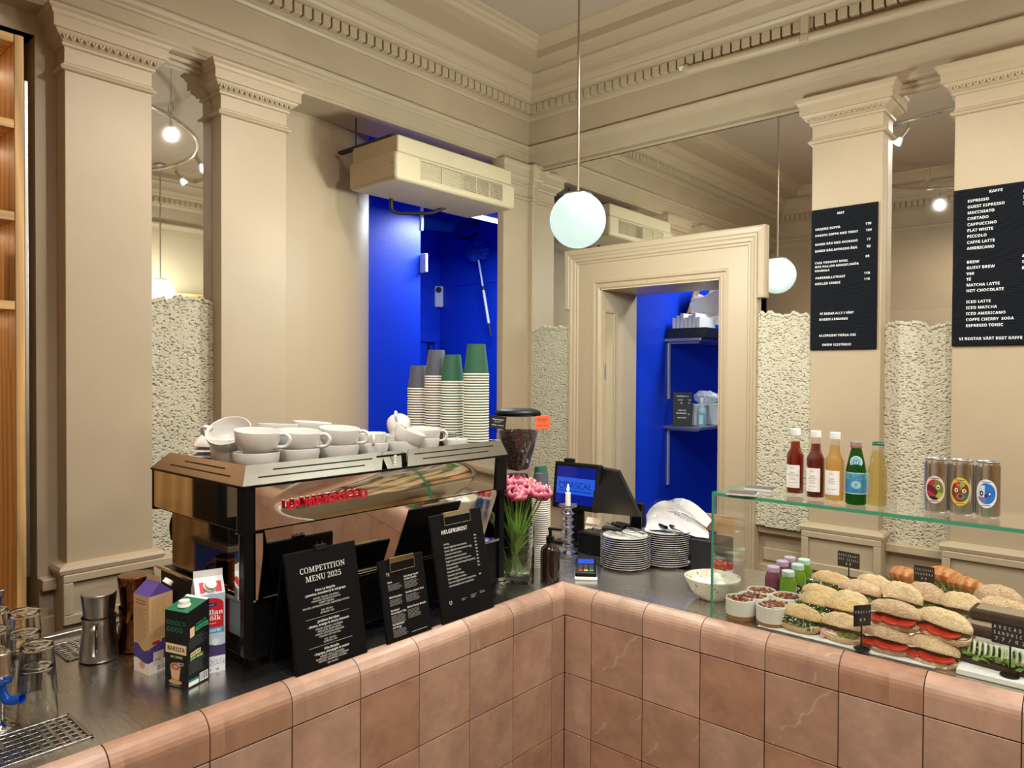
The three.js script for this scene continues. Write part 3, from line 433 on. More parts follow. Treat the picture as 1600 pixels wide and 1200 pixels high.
{ const x = -1.79, z = -1.389; cup(0, 0, 1.4445, 'mid', 2.4, 'white cup under the small cup between two columns', { pos: [x, 0, z] }); cup(0, 0, 1.474, 'small', -.6, 'small white cup with handle turned to the room', { pos: [x, 0, z] }); }
{ const x = -1.775, z = -1.5; cup(0, 0, 1.444, 'mid', 2.2, 'white cup under the tilted cup beside badge', { pos: [x, 0, z] }); const c = cup(0, 0, 1.483, 'mid', 2.4, 'white cup tilted to the right beside badge', { pos: [x + .004, 0, z] }); c.quaternion.setFromAxisAngle(V3(.659, 0, .752), -.42).multiply(new THREE.Quaternion().setFromAxisAngle(V3(0, 1, 0), 2.9)); }
cup(0, 0, DECK + .052, 'small', 2.2, 'small white cup beside the water glasses', { pos: [-1.742, 0, -1.70] });
{ const c = cup(0, 0, 1.49, 'small', 0, 'small white cup lying on the cups at the back', { pos: [-1.93, 0, -1.61] }); c.quaternion.setFromAxisAngle(V3(.66, 0, -.75), -1.0).multiply(new THREE.Quaternion().setFromAxisAngle(V3(0, 1, 0), -.9)); c.position.y = 1.455; cup(0, 0, 1.449, 'mid', 2, 'white cup under the lying cup at the back', { pos: [-1.92, 0, -1.59] }); }
// inverted bowls and saucers at the near end
{ const P = V3(-2.035, DECK, -1.005); const bowlG = lathe([[.03, .032], [.036, .03], [.05, .02], [.058, .002], [.058, 0], [.055, .001], [.047, .018], [.03, .027], [0, .029]], 36), sau = lathe([[0, .004], [.035, .004], [.062, .011], [.064, .0125], [.062, .0135], [.034, .007], [0, .0065]], 36).scale(1, -1, 1);
  const inv = lathe([[0, .034], [.03, .034], [.034, .032], [.05, .02], [.058, .003], [.058, 0], [.055, 0], [.046, .019], [.03, .029], [0, .03]], 36);
  for (let i = 0; i < 4; i++) { const s = tag(mesh('saucer', i ? scene.getObjectByName('saucer').geometry : lathe([[0, .0125], [.03, .0125], [.036, .011], [.062, .0035], [.064, .0015], [.063, 0], [.058, .001], [.034, .008], [0, .009]], 36), M.ceramic), 'white saucer upside down below the inverted bowl', 'saucer', 'saucers at the near end of the machine'); s.position.set(P.x, DECK + .015 * i, P.z); }
  const b = tag(mesh('small_bowl', inv, M.ceramic), 'white bowl turned upside down on the saucers', 'bowl'); b.position.set(P.x, DECK + .0585, P.z); 
  const bp = tag(mesh('serving_plate', lathe([[0, 0], [.03, 0], [.04, .006], [.0415, .008], [.039, .0075], [.03, .003], [0, .003]], 32), std('#27408b', .3)), 'dark blue plate leaning behind the inverted bowl', 'plate'); bp.position.set(P.x - .075, DECK + .07, P.z - .02); bp.rotation.z = -1.3; bp.position.y = DECK + .042; }
// ribbed water glasses
{ let first; [[-1.805, -1.728], [-1.865, -1.71], [-1.80, -1.67], [-1.925, -1.705]].forEach(([gx, gz], i) => { const P = V3(gx, 0, gz); let g; if (!first) { first = g = tag(mesh('water_glass', ribGlass(.028, .024, .07), M.glassSolid), 'small clear faceted water glass beside the paper cups', 'glass', 'water glasses on the machine'); } else { g = first.clone(); g.name = numbered('water_glass'); g.userData = { ...first.userData }; scene.add(g); } g.position.set(P.x, DECK, P.z); }); }
function ribGlass(R, b, H) { const g = lathe([[0, .006], [b - .002, .005], [b, 0], [R, H], [R - .0015, H], [b - .002, .009], [0, .0085]], 28); const p = g.attributes.position; for (let i = 0; i < p.count; i++) { const x = p.getX(i), z = p.getZ(i), a = Math.atan2(z, x), k = 1 + .03 * Math.cos(a * 10) * (p.getY(i) < H * .8 ? 1 : 0); p.setX(i, x * k); p.setZ(i, z * k); } g.computeVertexNormals(); return g; }
// paper cups: columns turned upside down
M.cupGreen = std('#245a40', .6); M.cupGrey = std('#4f515c', .6); M.cupRim = std('#efe7d8', .6); M.cupStripe = std('#cfae8c', .6);
const paperP = {};
function paperCup(kind, R, H, mat, rimMat) { if (paperP[kind]) return paperP[kind].clone(); const t = new THREE.Group(); const w = mesh('wall', [lathe([[R * .68, H - .008], [R * .7, H], [R * .705, H - .002], [R * .985, .006]], 28)], mat, t), top = mesh('base', [lathe([[0, H - .007], [R * .69, H - .007]], 28)], rimMat, t); mesh('rim', [lathe([[R * .96, .007], [R * 1.0, .0055], [R * 1.02, .003], [R * 1.0, .0004], [R * .96, .001]], 28)], M.cupRim, t); paperP[kind] = t; return t.clone(); }
function paperStack(pos, n, pitch, R, H, mat, kind, what, topMat) { for (let i = 0; i < n; i++) { const c = paperCup(kind, R, H, mat, M.cupRim); c.name = numbered('paper_cup'); scene.add(c); c.position.set(pos[0], pos[1] + i * pitch, pos[2]); c.rotation.y = i * 2.4; tag(c, i === n - 1 ? 'top upside down paper cup of the ' + what : 'upside down paper cup within the ' + what, 'paper cup', 'paper cups in the ' + what); } }
paperStack([-1.742, DECK, -1.80], 30, .0092, .0445, .108, M.cupGreen, 'g', 'tall green stack on the machine end');
paperStack([-1.85, DECK, -1.79], 27, .0092, .042, .1, M.cupGreen, 'g2', 'shorter green stack on the machine');
paperStack([-1.94, DECK, -1.795], 29, .0092, .042, .1, M.cupGrey, 'a', 'taller grey stack on the machine');
paperStack([-2.03, DECK, -1.79], 24, .0092, .042, .09, M.cupGrey, 'a2', 'shortest grey stack on the machine');

// ================================================================ left end of the worktop
const ct = (x, s, px, py, size, o = {}) => { x.font = (o.w || 'bold') + ' ' + size + 'px ' + (o.f || 'sans-serif'); x.fillStyle = o.c || '#fff'; x.textAlign = o.a || 'left'; x.textBaseline = 'middle'; if (o.mw) x.fillText(s, px, py, o.mw); else x.fillText(s, px, py); };
// grey strokes for print too small to read
const lines = (x, px, py, w, n, gap, c, th = 2, jag = .35) => { x.fillStyle = c; for (let i = 0; i < n; i++) { let q = px; const e = px + w * (1 - jag * hsh(i, Math.round(py), 7)); while (q < e) { const l = 4 + 12 * hsh(Math.round(q), i, Math.round(py)); x.fillRect(q, py + i * gap, Math.min(l, e - q), th); q += l + 3; } } };
// upright tumblers standing on their rims in columns
function tumblerG(R, r, H) { return lathe([[R, 0], [r, H - .004], [r - .004, H], [0, H - .001], [0, H - .008], [r - .006, H - .009], [r - .003, H - .014], [R - .0016, 0], [R, 0]], 32); }
{ const g = tumblerG(.0395, .0315, .118); let first;
  [[-1.815, -.495, 2, 'front column before the grate'], [-1.925, -.50, 3, 'tall column behind the front one'], [-1.995, -.455, 3, 'tall column nearest the shelf'], [-1.905, -.405, 2, 'column behind the blue tap']].forEach(([x, z, n, w]) => { for (let i = 0; i < n; i++) { const o = tag(mesh('tumbler', g, M.glassSolid), (i === n - 1 ? 'top' : i ? 'middle' : 'bottom') + ' clear tumbler of the ' + w, 'glass', 'upside down tumblers on the worktop'); o.position.set(x, TOP + i * .046, z); } }); }
// milk pitchers, one upside down in the other
function pitcherG(s = 1) { const g = lathe([[0, .002], [.044, .002], [.0465, .004], [.0465, .01], [.041, .06], [.0385, .085], [.0395, .108], [.041, .115], [.0395, .1155], [.037, .09], [.0385, .06], [.044, .01], [0, .006]].map(([r, y]) => [r * s, y * s]), 40); const p = g.attributes.position; for (let i = 0; i < p.count; i++) { const x = p.getX(i), y = p.getY(i), z = p.getZ(i), a = Math.atan2(z, x), k = Math.max(0, (y - .07 * s) / (.045 * s)); const w = Math.exp(-a * a * 12); p.setX(i, x + k * k * w * .016 * s); p.setY(i, y + k * w * .006 * s - k * (1 - w) * .004 * s); } g.computeVertexNormals(); return g; }
function pitcher(x, z, s, m, turn, inverted, label) { const t = thing('milk_pitcher', label, 'pitcher', [x, TOP, z], turn); mesh('body', pitcherG(s), m, t); mesh('handle', [tube([[-.036 * s, .1 * s, 0], [-.062 * s, .1 * s, 0], [-.07 * s, .07 * s, 0], [-.064 * s, .03 * s, 0], [-.043 * s, .025 * s, 0]], .0045 * s, 8, 20).scale(1, 1, 1.8)], m, t); if (inverted) { t.rotation.set(PI, turn, 0, 'YXZ'); t.position.y = TOP + inverted; } return t; }
M.bronze = std('#8a5a32', .12, { metalness: 1 });
pitcher(-2.065, -.705, 1.02, M.steel, 2.6, 0, 'steel milk pitcher standing upright under another pitcher');
pitcher(-2.065, -.705, .9, M.steel, -.6, .178, 'steel milk pitcher turned upside down on another pitcher');
pitcher(-2.07, -.80, 1.06, M.bronze, 2.8, 0, 'bronze milk pitcher standing behind the purple carton');
pitcher(-2.07, -.80, .98, M.bronze, -.8, .205, 'bronze milk pitcher turned upside down behind purple carton');
// cartons: footprint corner A (nearest), B along the left face, C along the right face
function carton(name, label, A, B, C, hF, hB, tex, capPos, topMat, extra) {
  const t = thing(name, label, 'carton', [A[0], TOP, A[1]]); const a = V3(0, 0, 0), b = V3(B[0] - A[0], 0, B[1] - A[1]), c = V3(C[0] - A[0], 0, C[1] - A[1]), d = b.clone().add(c), up = (p, h) => V3(p.x, h, p.z);
  const body = quadGeo([[b, a, up(a, hF), up(b, hF), [[0, 0], [.5, 0], [.5, 1], [0, 1]]], [a, c, up(c, hB), up(a, hF), [[.5, 0], [1, 0], [1, 1], [.5, 1]]], [c, d, up(d, hB), up(c, hB), [[.02, .6], [.03, .6], [.03, .61], [.02, .61]]], [d, b, up(b, hF), up(d, hB), [[.02, .6], [.03, .6], [.03, .61], [.02, .61]]]]);
  mesh('body', body, std('#ffffff', .45, { map: tex }), t); extra(t, { a, b, c, d, up }); return t; }
{ // dark oat drink carton with a slanted green top
  const tex = canvasTex(512, 768, (x, w, h) => { x.fillStyle = '#0b0d0c'; x.fillRect(0, 0, w, h);
    ct(x, 'ODDLY', 16, 120, 66, { c: '#0f6b46', mw: 215 }); ct(x, 'GOOD', 16, 190, 66, { c: '#0f6b46', mw: 205 }); x.fillStyle = '#0f6b46'; x.fillRect(222, 124, 20, 8);
    x.save(); x.translate(4, 330); x.rotate(.02); x.fillStyle = '#ecd3a8'; x.fillRect(4, 0, 236, 96); ct(x, 'BARISTA', 22, 50, 62, { c: '#0b0d0c', mw: 200 }); x.restore(); ct(x, 'OAT DRINK', 60, 462, 32, { c: '#d9d68e', mw: 140 });
    x.fillStyle = '#c79a70'; x.beginPath(); x.ellipse(118, 716, 74, 24, 0, 0, 7); x.fill(); x.fillStyle = '#d8ad84'; x.beginPath(); x.moveTo(58, 560); x.lineTo(178, 560); x.lineTo(160, 690); x.lineTo(78, 690); x.fill(); x.fillStyle = '#c79a70'; x.beginPath(); x.ellipse(118, 560, 60, 40, 0, 0, 7); x.fill(); x.fillStyle = '#a8552b'; x.beginPath(); x.ellipse(118, 560, 48, 31, 0, 0, 7); x.fill(); x.fillStyle = '#f0dcc0'; x.beginPath(); x.ellipse(118, 562, 20, 12, 0, 0, 7); x.fill(); x.fillStyle = '#a8552b'; x.beginPath(); x.ellipse(118, 562, 12, 6, 0, 0, 7); x.fill();
    lines(x, 50, 748, 130, 1, 10, '#cfc7b4', 6, .1); lines(x, 140, 514, 80, 2, 20, '#e6e0cf', 9, .2);
    x.fillStyle = '#ecd3a8'; x.fillRect(286, 178, 52, 96); ct(x, 'COME TO', 350, 178, 28, { c: '#2fae78' }); x.fillRect(350, 200, 150, 44); ct(x, 'THE MAX', 360, 222, 32, { c: '#111', mw: 130 });
    lines(x, 276, 290, 220, 8, 14, '#9aa09b'); x.fillStyle = '#ecd3a8'; x.fillRect(290, 430, 120, 44); ct(x, 'OAT TO', 300, 452, 30, { c: '#111', mw: 100 }); x.fillStyle = '#1b6b3d'; x.fillRect(284, 476, 160, 40); ct(x, 'THE MAX', 294, 496, 32, { c: '#d9e08e', mw: 140 }); lines(x, 276, 530, 220, 9, 13, '#9aa09b');
    x.fillStyle = '#f2f2ee'; x.fillRect(396, 670, 100, 80); x.fillStyle = '#111'; for (let i = 0; i < 22; i++) x.fillRect(402 + i * 4, 676, hsh(i, 3, 2) > .5 ? 2.6 : 1.2, 66); x.fillStyle = '#f2f2ee'; x.fillRect(270, 712, 116, 40); x.fillStyle = '#1d7f7a'; x.fillRect(270, 690, 116, 22); });
  carton('oat_drink_carton', 'black oat drink carton with green slanted top', [-1.7032, -.7746], [-1.7715, -.7512], [-1.7276, -.8397], .184, .2, tex, null, null, (t, { a, b, c, d, up }) => {
    const gm = std('#0f6b46', .45); mesh('top_panel', quadGeo([[up(b, .184), up(a, .184), up(c, .2), up(d, .2)]]), gm, t); mesh('fold_flap', quadGeo([[up(c, .2002).lerp(up(a, .184), .12), up(c, .2005), up(d, .2005), up(d, .2002).lerp(up(b, .184), .12)]].map(q => q.map(p => p.clone().add(V3(0, .0008, 0))))), M.white, t);
    const m = up(a, .186).add(up(b, .186)).add(up(c, .196)).add(up(d, .196)).multiplyScalar(.25).add(V3(.002, -.001, .008)); mesh('cap', [cyl(.0125, .0135, .013, 22).translate(m.x, m.y, m.z), cyl(.015, .016, .004, 22).translate(m.x, m.y - .001, m.z)], M.white, t); }); }
{ // brown and purple gable carton
  const tex = canvasTex(512, 768, (x, w, h) => { x.fillStyle = '#cfa878'; x.fillRect(0, 0, w, h); lines(x, 40, 46, 170, 2, 30, '#6b4f35', 12, .1); lines(x, 20, 130, 210, 18, 19, '#5d4630', 4); lines(x, 280, 40, 210, 22, 18, '#6b5238', 3);
    x.fillStyle = '#b3202c'; x.fillRect(290, 452, 80, 30); x.fillStyle = '#5a3d28'; x.fillRect(390, 446, 70, 30);
    x.fillStyle = '#4d3a86'; x.beginPath(); x.moveTo(0, 500); x.bezierCurveTo(90, 440, 120, 560, 190, 540); x.bezierCurveTo(300, 500, 420, 440, 512, 480); x.lineTo(512, 768); x.lineTo(0, 768); x.fill(); x.fillStyle = '#e9e2d8'; for (let i = 0; i < 60; i++) x.fillRect(hsh(i, 1, 4) * 512, 510 + hsh(i, 2, 4) * 110, 4, 4);
    x.fillStyle = '#efe6da'; x.beginPath(); x.moveTo(0, 640); x.bezierCurveTo(80, 600, 140, 690, 256, 650); x.bezierCurveTo(340, 630, 430, 660, 512, 640); x.lineTo(512, 768); x.lineTo(0, 768); x.fill(); x.fillStyle = '#d9a77a'; x.beginPath(); x.ellipse(140, 690, 46, 34, 0, 0, 7); x.fill(); x.fillStyle = '#d8ccb9'; x.fillRect(300, 560, 110, 130); ct(x, 'FSC', 322, 640, 34, { c: '#5d4630' }); x.fillStyle = '#fff'; x.fillRect(330, 690, 130, 66); x.fillStyle = '#111'; for (let i = 0; i < 24; i++) x.fillRect(336 + i * 5, 694, hsh(i, 7, 2) > .5 ? 3 : 1.4, 56); });
  carton('oat_drink_carton', 'brown and purple oat drink carton with folded gable', [-1.8535, -.747], [-1.9225, -.7372], [-1.8731, -.8139], .196, .196, tex, null, null, (t, { a, b, c, d, up }) => {
    const pm = std('#4d3a86', .45), km = std('#cfa878', .5); const H = .196, ra = up(a, H).lerp(up(c, H), .5).add(V3(-.006, .028, 0)), rbb = up(b, H).lerp(up(d, H), .5).add(V3(.006, .028, 0));
    mesh('gable', quadGeo([[up(b, H), up(a, H), ra, rbb], [up(c, H), up(d, H), rbb, ra], [up(a, H), up(c, H), ra, ra], [up(d, H), up(b, H), rbb, rbb]]), pm, t); mesh('gable_fin', quadGeo([[rbb, ra, ra.clone().add(V3(0, .016, 0)), rbb.clone().add(V3(0, .016, 0))]]), km, t);
    const m = up(c, H).lerp(up(d, H), .5).lerp(ra, .35); mesh('cap', [cyl(.012, .013, .012, 20).rotateX(-.7).translate(m.x + .006, m.y + .006, m.z - .006)], M.white, t); }); }
{ // white, red and blue milk carton
  const draw = (x, w, h) => { x.fillStyle = '#bcd3e2'; x.fillRect(0, 0, w, h); for (const o of [0, 256]) { x.fillStyle = '#c81f2d'; x.beginPath(); x.moveTo(o + 14, 330); x.lineTo(o + 14, 110); x.bezierCurveTo(o + 14, 20, o + 242, 20, o + 242, 110); x.lineTo(o + 242, 330); x.fill(); x.fillStyle = '#1c2f6e'; x.fillRect(o + 70, 90, 110, 34); lines(x, o + 82, 104, 86, 1, 10, '#c9d3ea', 7, .1); ct(x, 'mellan', o + 128, 180, 62, { a: 'center', f: 'serif' }); ct(x, 'mjölk', o + 128, 236, 62, { a: 'center', f: 'serif' }); lines(x, o + 80, 284, 100, 1, 10, '#f0dcdc', 8, .1); x.fillStyle = '#4f9fd0'; x.fillRect(o + 8, 330, 240, 56); ct(x, 'LAKTOSFRI', o + 128, 358, 34, { a: 'center' }); x.fillStyle = '#e6edf2'; x.beginPath(); x.ellipse(o + 170, 470, 46, 46, 0, 0, 7); x.fill(); x.strokeStyle = '#54688a'; x.lineWidth = 3; x.beginPath(); x.ellipse(o + 170, 470, 38, 38, 0, 0, 7); x.stroke(); x.fillStyle = '#3d2f6a'; x.beginPath(); x.moveTo(o, 470); x.bezierCurveTo(o + 80, 420, o + 110, 540, o + 256, 500); x.lineTo(o + 256, 620); x.lineTo(o, 620); x.fill(); x.fillStyle = '#e8ecf1'; x.fillRect(o, 610, 256, 158); x.fillStyle = '#5560a8'; for (let i = 0; i < 160; i++) x.fillRect(o + hsh(i, o, 8) * 250, 640 + hsh(i, o, 9) * 60, 6, 3); ct(x, '1 liter', o + 60, 740, 26, { c: '#23335f' }); ct(x, 'SE', o + 170, 740, 30, { c: '#23335f' }); } };
  const R = [-1.7459, -.8904], A = [-1.765, -.823];
  carton('milk_carton', 'white red and blue milk carton beside the machine', A, [A[0] - .066, A[1] - .019], R, .2, .2, canvasTex(512, 768, draw), null, null, (t, { a, b, c, d, up }) => {
    const m = std('#d6dde2', .45), H = .2, top = .236; const ra = up(a, top).lerp(up(b, top), .5), rc = up(c, top).lerp(up(d, top), .5); mesh('gable', quadGeo([[up(a, H), up(c, H), rc, ra], [up(d, H), up(b, H), ra, rc], [up(b, H), up(a, H), ra, ra], [up(c, H), up(d, H), rc, rc]]), m, t); mesh('gable_fin', quadGeo([[ra, rc, rc.clone().add(V3(0, .018, 0)), ra.clone().add(V3(0, .018, 0))]]), M.white, t); mesh('gable_print', quadGeo([[[.16, .1], [.32, .1], [.32, .7], [.16, .7]], [[.7, .1], [.9, .1], [.9, .7], [.7, .7]]].map(q => q.map(([s, k]) => up(a, H).lerp(up(c, H), s).lerp(ra.clone().lerp(rc, s), k).add(V3(.0008, .0004, 0))))), std('#c81f2d', .45), t);
    const n = up(a, H).lerp(up(c, H), .5).lerp(ra.clone().lerp(rc, .5), .42); mesh('cap', [cyl(.0135, .0145, .014, 22).rotateZ(-.75).translate(n.x + .0, n.y, n.z), cyl(.016, .016, .004, 22).rotateZ(-.75).translate(n.x, n.y, n.z)], M.white, t); }); }
// black drip box behind the cartons
{ const t = thing('steel_drip_box', 'black metal drip box with slotted top behind cartons', 'drip box', [-2.225, TOP, -.955]); mesh('box', [rb(-.05, .05, 0, .105, -.06, .06, .006)], std('#2a2724', .45, { metalness: .5 }), t); for (let i = 0; i < 6; i++) mesh('slot', [rb(-.035, .035, .1045, .106, -.045 + i * .018, -.038 + i * .018, .001, 1)], M.dark, t); }
// chrome tap with blue lever, white spring hose
{ const t = thing('lever_tap', 'chrome tap with translucent blue lever handle', 'tap', [-1.8126, TOP, -.426]); mesh('foot', [lathe([[0, 0], [.028, 0], [.028, .006], [.018, .012], [.01, .02], [0, .02]], 28)], M.chrome, t); mesh('column', [cyl(.009, .009, .1, 16).translate(0, .012, 0)], M.chrome, t); mesh('head', [lathe([[0, .165], [.018, .165], [.02, .16], [.02, .145], [.024, .12], [.024, .112], [0, .112]], 28)], M.chrome, t); const bm = phys('#0b5bd0', .12, { transmission: .35 }); mesh('lever', [lathe([[0, .112], [.022, .112], [.022, .098], [0, .098]], 24), tube([[0, .1, 0], [.004, .075, -.004], [.012, .06, -.012], [.04, .066, -.03]], .0095, 10, 18)], bm, t); }
{ const t = thing('spring_hose', 'white coiled hose hanging beside the wooden shelf', 'hose', [-2.2, TOP, -.42]); const pts = []; for (let i = 0; i <= 120; i++) { const a = i / 120 * 12 * PI * 2; pts.push([.011 * Math.cos(a), .02 + i / 120 * .2, .011 * Math.sin(a)]); } mesh('coil', [tube(pts, .0032, 6, 360)], M.white, t); mesh('foot', [cyl(.014, .018, .022, 18)], M.chrome, t); }

// ---------------------------------------------------------------- wooden wall shelf
{ const t = thing('wall_shelf', 'oak wall shelf with lit compartments in the niche', 'shelf', [-3.05, 0, -.8]); const z1 = .75 + .3;
  const B = (x0, x1, y0, y1, za, zb) => rb(x0, x1, y0, y1, za, zb, .003, 1);
  const wv = g => { const p = g.attributes.position, uv = g.attributes.uv; for (let i = 0; i < p.count; i++) { const sx = p.getX(i), sy = p.getY(i), sz = p.getZ(i); uv.setXY(i, (sz + sx) * 2.2, sy * .6); } return g; };
  mesh('side_panel', [wv(B(-.36, 0, .3, 2.866, 0, .03))], M.wood, t); mesh('side_panel', [wv(B(-.36, 0, .3, 2.866, z1 - .03, z1))], M.wood, t);
  const hz = g => { const p = g.attributes.position, uv = g.attributes.uv; for (let i = 0; i < p.count; i++) uv.setXY(i, (p.getY(i) + p.getX(i)) * 2.2, p.getZ(i) * .6); return g; };
  for (const y of [2.85, 2.545, 2.215, 1.895, .72]) mesh('shelf_board', [hz(B(-.36, -.002, y - .016, y + .016, .03, z1 - .03))], M.wood, t);
  for (let i = 0; i < 9; i++) mesh('back_board', [wv(B(-.37, -.36, .3, 2.85, .03 + i * .11, .138 + i * .11))], M.wood, t);
  mesh('rail', [rb(-.06, -.03, .9, 2.72, -.02, -.008, .002, 1)], M.alu, t);
  const ledM = std('#fff', .5, { emissive: new THREE.Color(1, .8, .55), emissiveIntensity: 3 });
  for (const y of [2.83, 2.525, 2.195, 1.875]) { const m = mesh('light_strip', [box(-.345, -.335, y - .004, y, .05, z1 - .05)], ledM, t); m.castShadow = false; const l = new THREE.RectAreaLight(new THREE.Color(1, .8, .55), 40, z1 - .1, .012); l.position.set(-.34, y - .006, z1 / 2); l.rotation.set(-PI / 2, 0, PI / 2); t.add(l); } }
{ const t = thing('storage_canister', 'grey metal canister on the oak shelf', 'canister', [-3.16, 1.911, -.69]); mesh('body', [cyl(.055, .055, .175, 32)], std('#8f8d8a', .35, { metalness: .6 }), t); mesh('lid', [cyl(.056, .056, .012, 32).translate(0, .175, 0)], std('#77757a', .3, { metalness: .6 }), t); }
{ const t = thing('kettle_stand', 'black angular kettle stand on the oak shelf', 'kettle', [-3.15, 2.231, -.66]); mesh('body', [lathe([[0, 0], [.07, 0], [.06, .02], [.03, .07], [.026, .075], [0, .075]], 28)], M.blackSatin, t); }
{ const t = thing('blue_crate', 'dark blue metal box with grey rim beside shelf', 'box', [-2.97, .9, -.5]); t.position.set(-2.62, TOP - .14, -.50); mesh('body', [rb(-.14, .14, 0, .27, -.09, .3, .006)], std('#14357a', .4), t); mesh('rim', [rb(-.145, .145, .262, .285, -.095, .305, .004)], M.brushed, t); t.position.y = .74; mesh('leg', [box(-.13, -.1, -.74, 0, -.08, -.05), box(.1, .13, -.74, 0, -.08, -.05), box(-.13, -.1, -.74, 0, .26, .29), box(.1, .13, -.74, 0, .26, .29)], M.dark, t); }
{ const t = thing('coffee_brewer', 'black filter coffee brewer standing on the dark blue box', 'coffee brewer', [-2.62, 1.0255, -.42]); mesh('body', [rb(-.11, .11, 0, .42, -.13, .2, .012, 3)], M.blackSatin, t); mesh('front_panel', [rb(.109, .114, .1, .38, -.1, .17, .002, 1)], M.steel, t); mesh('tap', [rod([.11, .08, .03], [.16, .06, .03], .009)], M.chrome, t); }

// ================================================================ menus on the tile edge
// a leaning board: foot on the tile at z0..z1, face towards the room
function menuBoard(name, label, z0, z1, h, lean, tex, o = {}) {
  const w = Math.abs(z1 - z0), t = thing(name, label, 'menu', [o.x || -1.571, TOP + .0005, (z0 + z1) / 2], PI / 2 + (o.turn || 0)); const g = new THREE.Group();
  // local frame: +x to the reader's right, +z to the reader; children are tilted back about the foot
  const tilt = m => { m.rotation.x = -lean; return m; };
  const bd = tilt(mesh('board', [rbox(w, h, .006, .0012, 1).translate(0, h / 2, -.003)], M.blackSatin, t));
  (mesh('sheet', quadGeo([[V3(-w / 2 + .004, o.m || .004, .0006), V3(w / 2 - .004, o.m || .004, .0006), V3(w / 2 - .004, h - .006, .0006), V3(-w / 2 + .004, h - .006, .0006)]]), phys('#ffffff', .7, { map: tex, specularIntensity: .25 }), bd));
  if (o.tent) { const d = h * Math.sin(lean) * 2; const b = mesh('back_leg', [rbox(w, h * .99, .005, .001, 1).translate(0, h * .495, 0)], M.blackSatin, t); b.position.z = -d - .004; b.rotation.x = lean; const f = mesh('foot_plate', [rb(-w * .45, w * .45, 0, .003, -d, -.01, .001, 1)], M.blackPlastic, t); }
  else { const d = h * .62; const b = mesh('easel_leg', [rbox(.03, d, .004, .001, 1).translate(0, d / 2, 0)], M.blackSatin, t); b.position.z = -d * Math.sin(lean) * 2 - .01; b.rotation.x = lean; }
  if (o.clip) { const cw = o.clip; const c = (mesh('clip', [rb(-cw / 2, cw / 2, h - .012, h + .004, -.004, .006, .002, 1), rod([-cw / 2, h - .006, .006], [-cw / 2, h - .036, .004], .0012, 6), rod([cw / 2, h - .006, .006], [cw / 2, h - .036, .004], .0012, 6), rod([-cw / 2, h - .036, .004], [cw / 2, h - .036, .004], .0012, 6)], M.chrome, bd)); }
  if (o.bulldog) (mesh('clip', [rb(-.018, .018, h - .008, h + .008, -.008, .004, .002, 1), rod([-.008, h + .006, 0], [-.008, h + .014, -.004], .0012, 6), rod([.008, h + .006, 0], [.008, h + .014, -.004], .0012, 6)], M.blackPlastic, bd));
  return t; }
const kSheet = '#0d0b0b';
menuBoard('menu_stand', 'large black tented COMPETITION MENU board before the machine', -.985, -1.205, .302, .2, canvasTex(700, 960, (x, w, h) => { x.fillStyle = kSheet; x.fillRect(0, 0, w, h); const c = '#e9e6e2', S = { a: 'center', f: 'serif', w: 'normal', c }; ct(x, 'COMPETITION', 350, 150, 66, S); ct(x, 'MENU 2025', 350, 226, 66, S); const b = (s, y) => ct(x, s, 350, y, 26, { a: 'center', c }), n = (s, y) => ct(x, s, 350, y, 20, { a: 'center', c, w: 'normal' });
  b('Finca La Negrita', 330); b('- Jasmine, strawberry & red grape', 360); n('ORIGIN: TOLIMA, COLOMBIA', 396); n('PRODUCER: MAURICIO SHATTAH', 418); n('VARIETY: BATIAN', 440); n('PROCESS: INTENSION CLASSIC ANAEROBIC NATURAL', 462); n('V60: 100 SEK:-', 502); n('ESPRESSO: 100:-', 524); x.fillStyle = c; x.fillRect(130, 556, 440, 2);
  b('Jardines Del Eden', 590); b('- Melon, orange & cherry blossom', 620); n('ORIGIN: QUINDIO, COLOMBIA', 650); n('PRODUCER: FELIPE ARCILA', 672); n('VARIETY: ETHIOPIAN HEIRLOOM', 694); n('PROCESS: DPE NATURAL', 716); n('V60: 100 SEK:-', 746); n('ESPRESSO: 100:-', 766); x.fillRect(130, 790, 440, 2);
  b('Villa Betulia', 822); b('- Papaya, pineapple & melon', 850); n('ORIGIN: HUILA, COLOMBIA', 876); n('PRODUCER: LUIS ANIBAL CALDERON', 896); n('PROCESS: ANAEROBIC NATURAL', 916); n('V60: 80 SEK:-', 942); }), { tent: true, bulldog: true });
menuBoard('menu_clipboard', 'small black tea menu clipboard between the other menus', -1.272, -1.44, .228, .2, canvasTex(512, 720, (x, w, h) => { x.fillStyle = kSheet; x.fillRect(0, 0, w, h); const c = '#e4e1dd'; ct(x, 'TE', 64, 116, 40, { c, w: 'normal' }); const e = (s, px, py, n, s2) => { ct(x, s, px, py, 24, { c }); if (s2) ct(x, s2, px, py + 26, 24, { c }); lines(x, px, py + (s2 ? 48 : 24), 170, n, 12, '#a9a6a3', 4, .25); };
  e('Chai', 70, 190, 5); e('Earl Grey South', 262, 170, 6, 'of the Clouds'); e('Wild Rooibos', 70, 330, 5); e('Sencha Lemon Tree', 262, 320, 6); e('Rosebud', 70, 450, 7, 'Himalayan Tips'); e('White Peony Breath', 262, 460, 7); e('Tie Guanyin', 70, 580, 6, 'Lili Rong'); x.fillStyle = c; x.fillRect(280, 690, 190, 3); }), { clip: .09 });
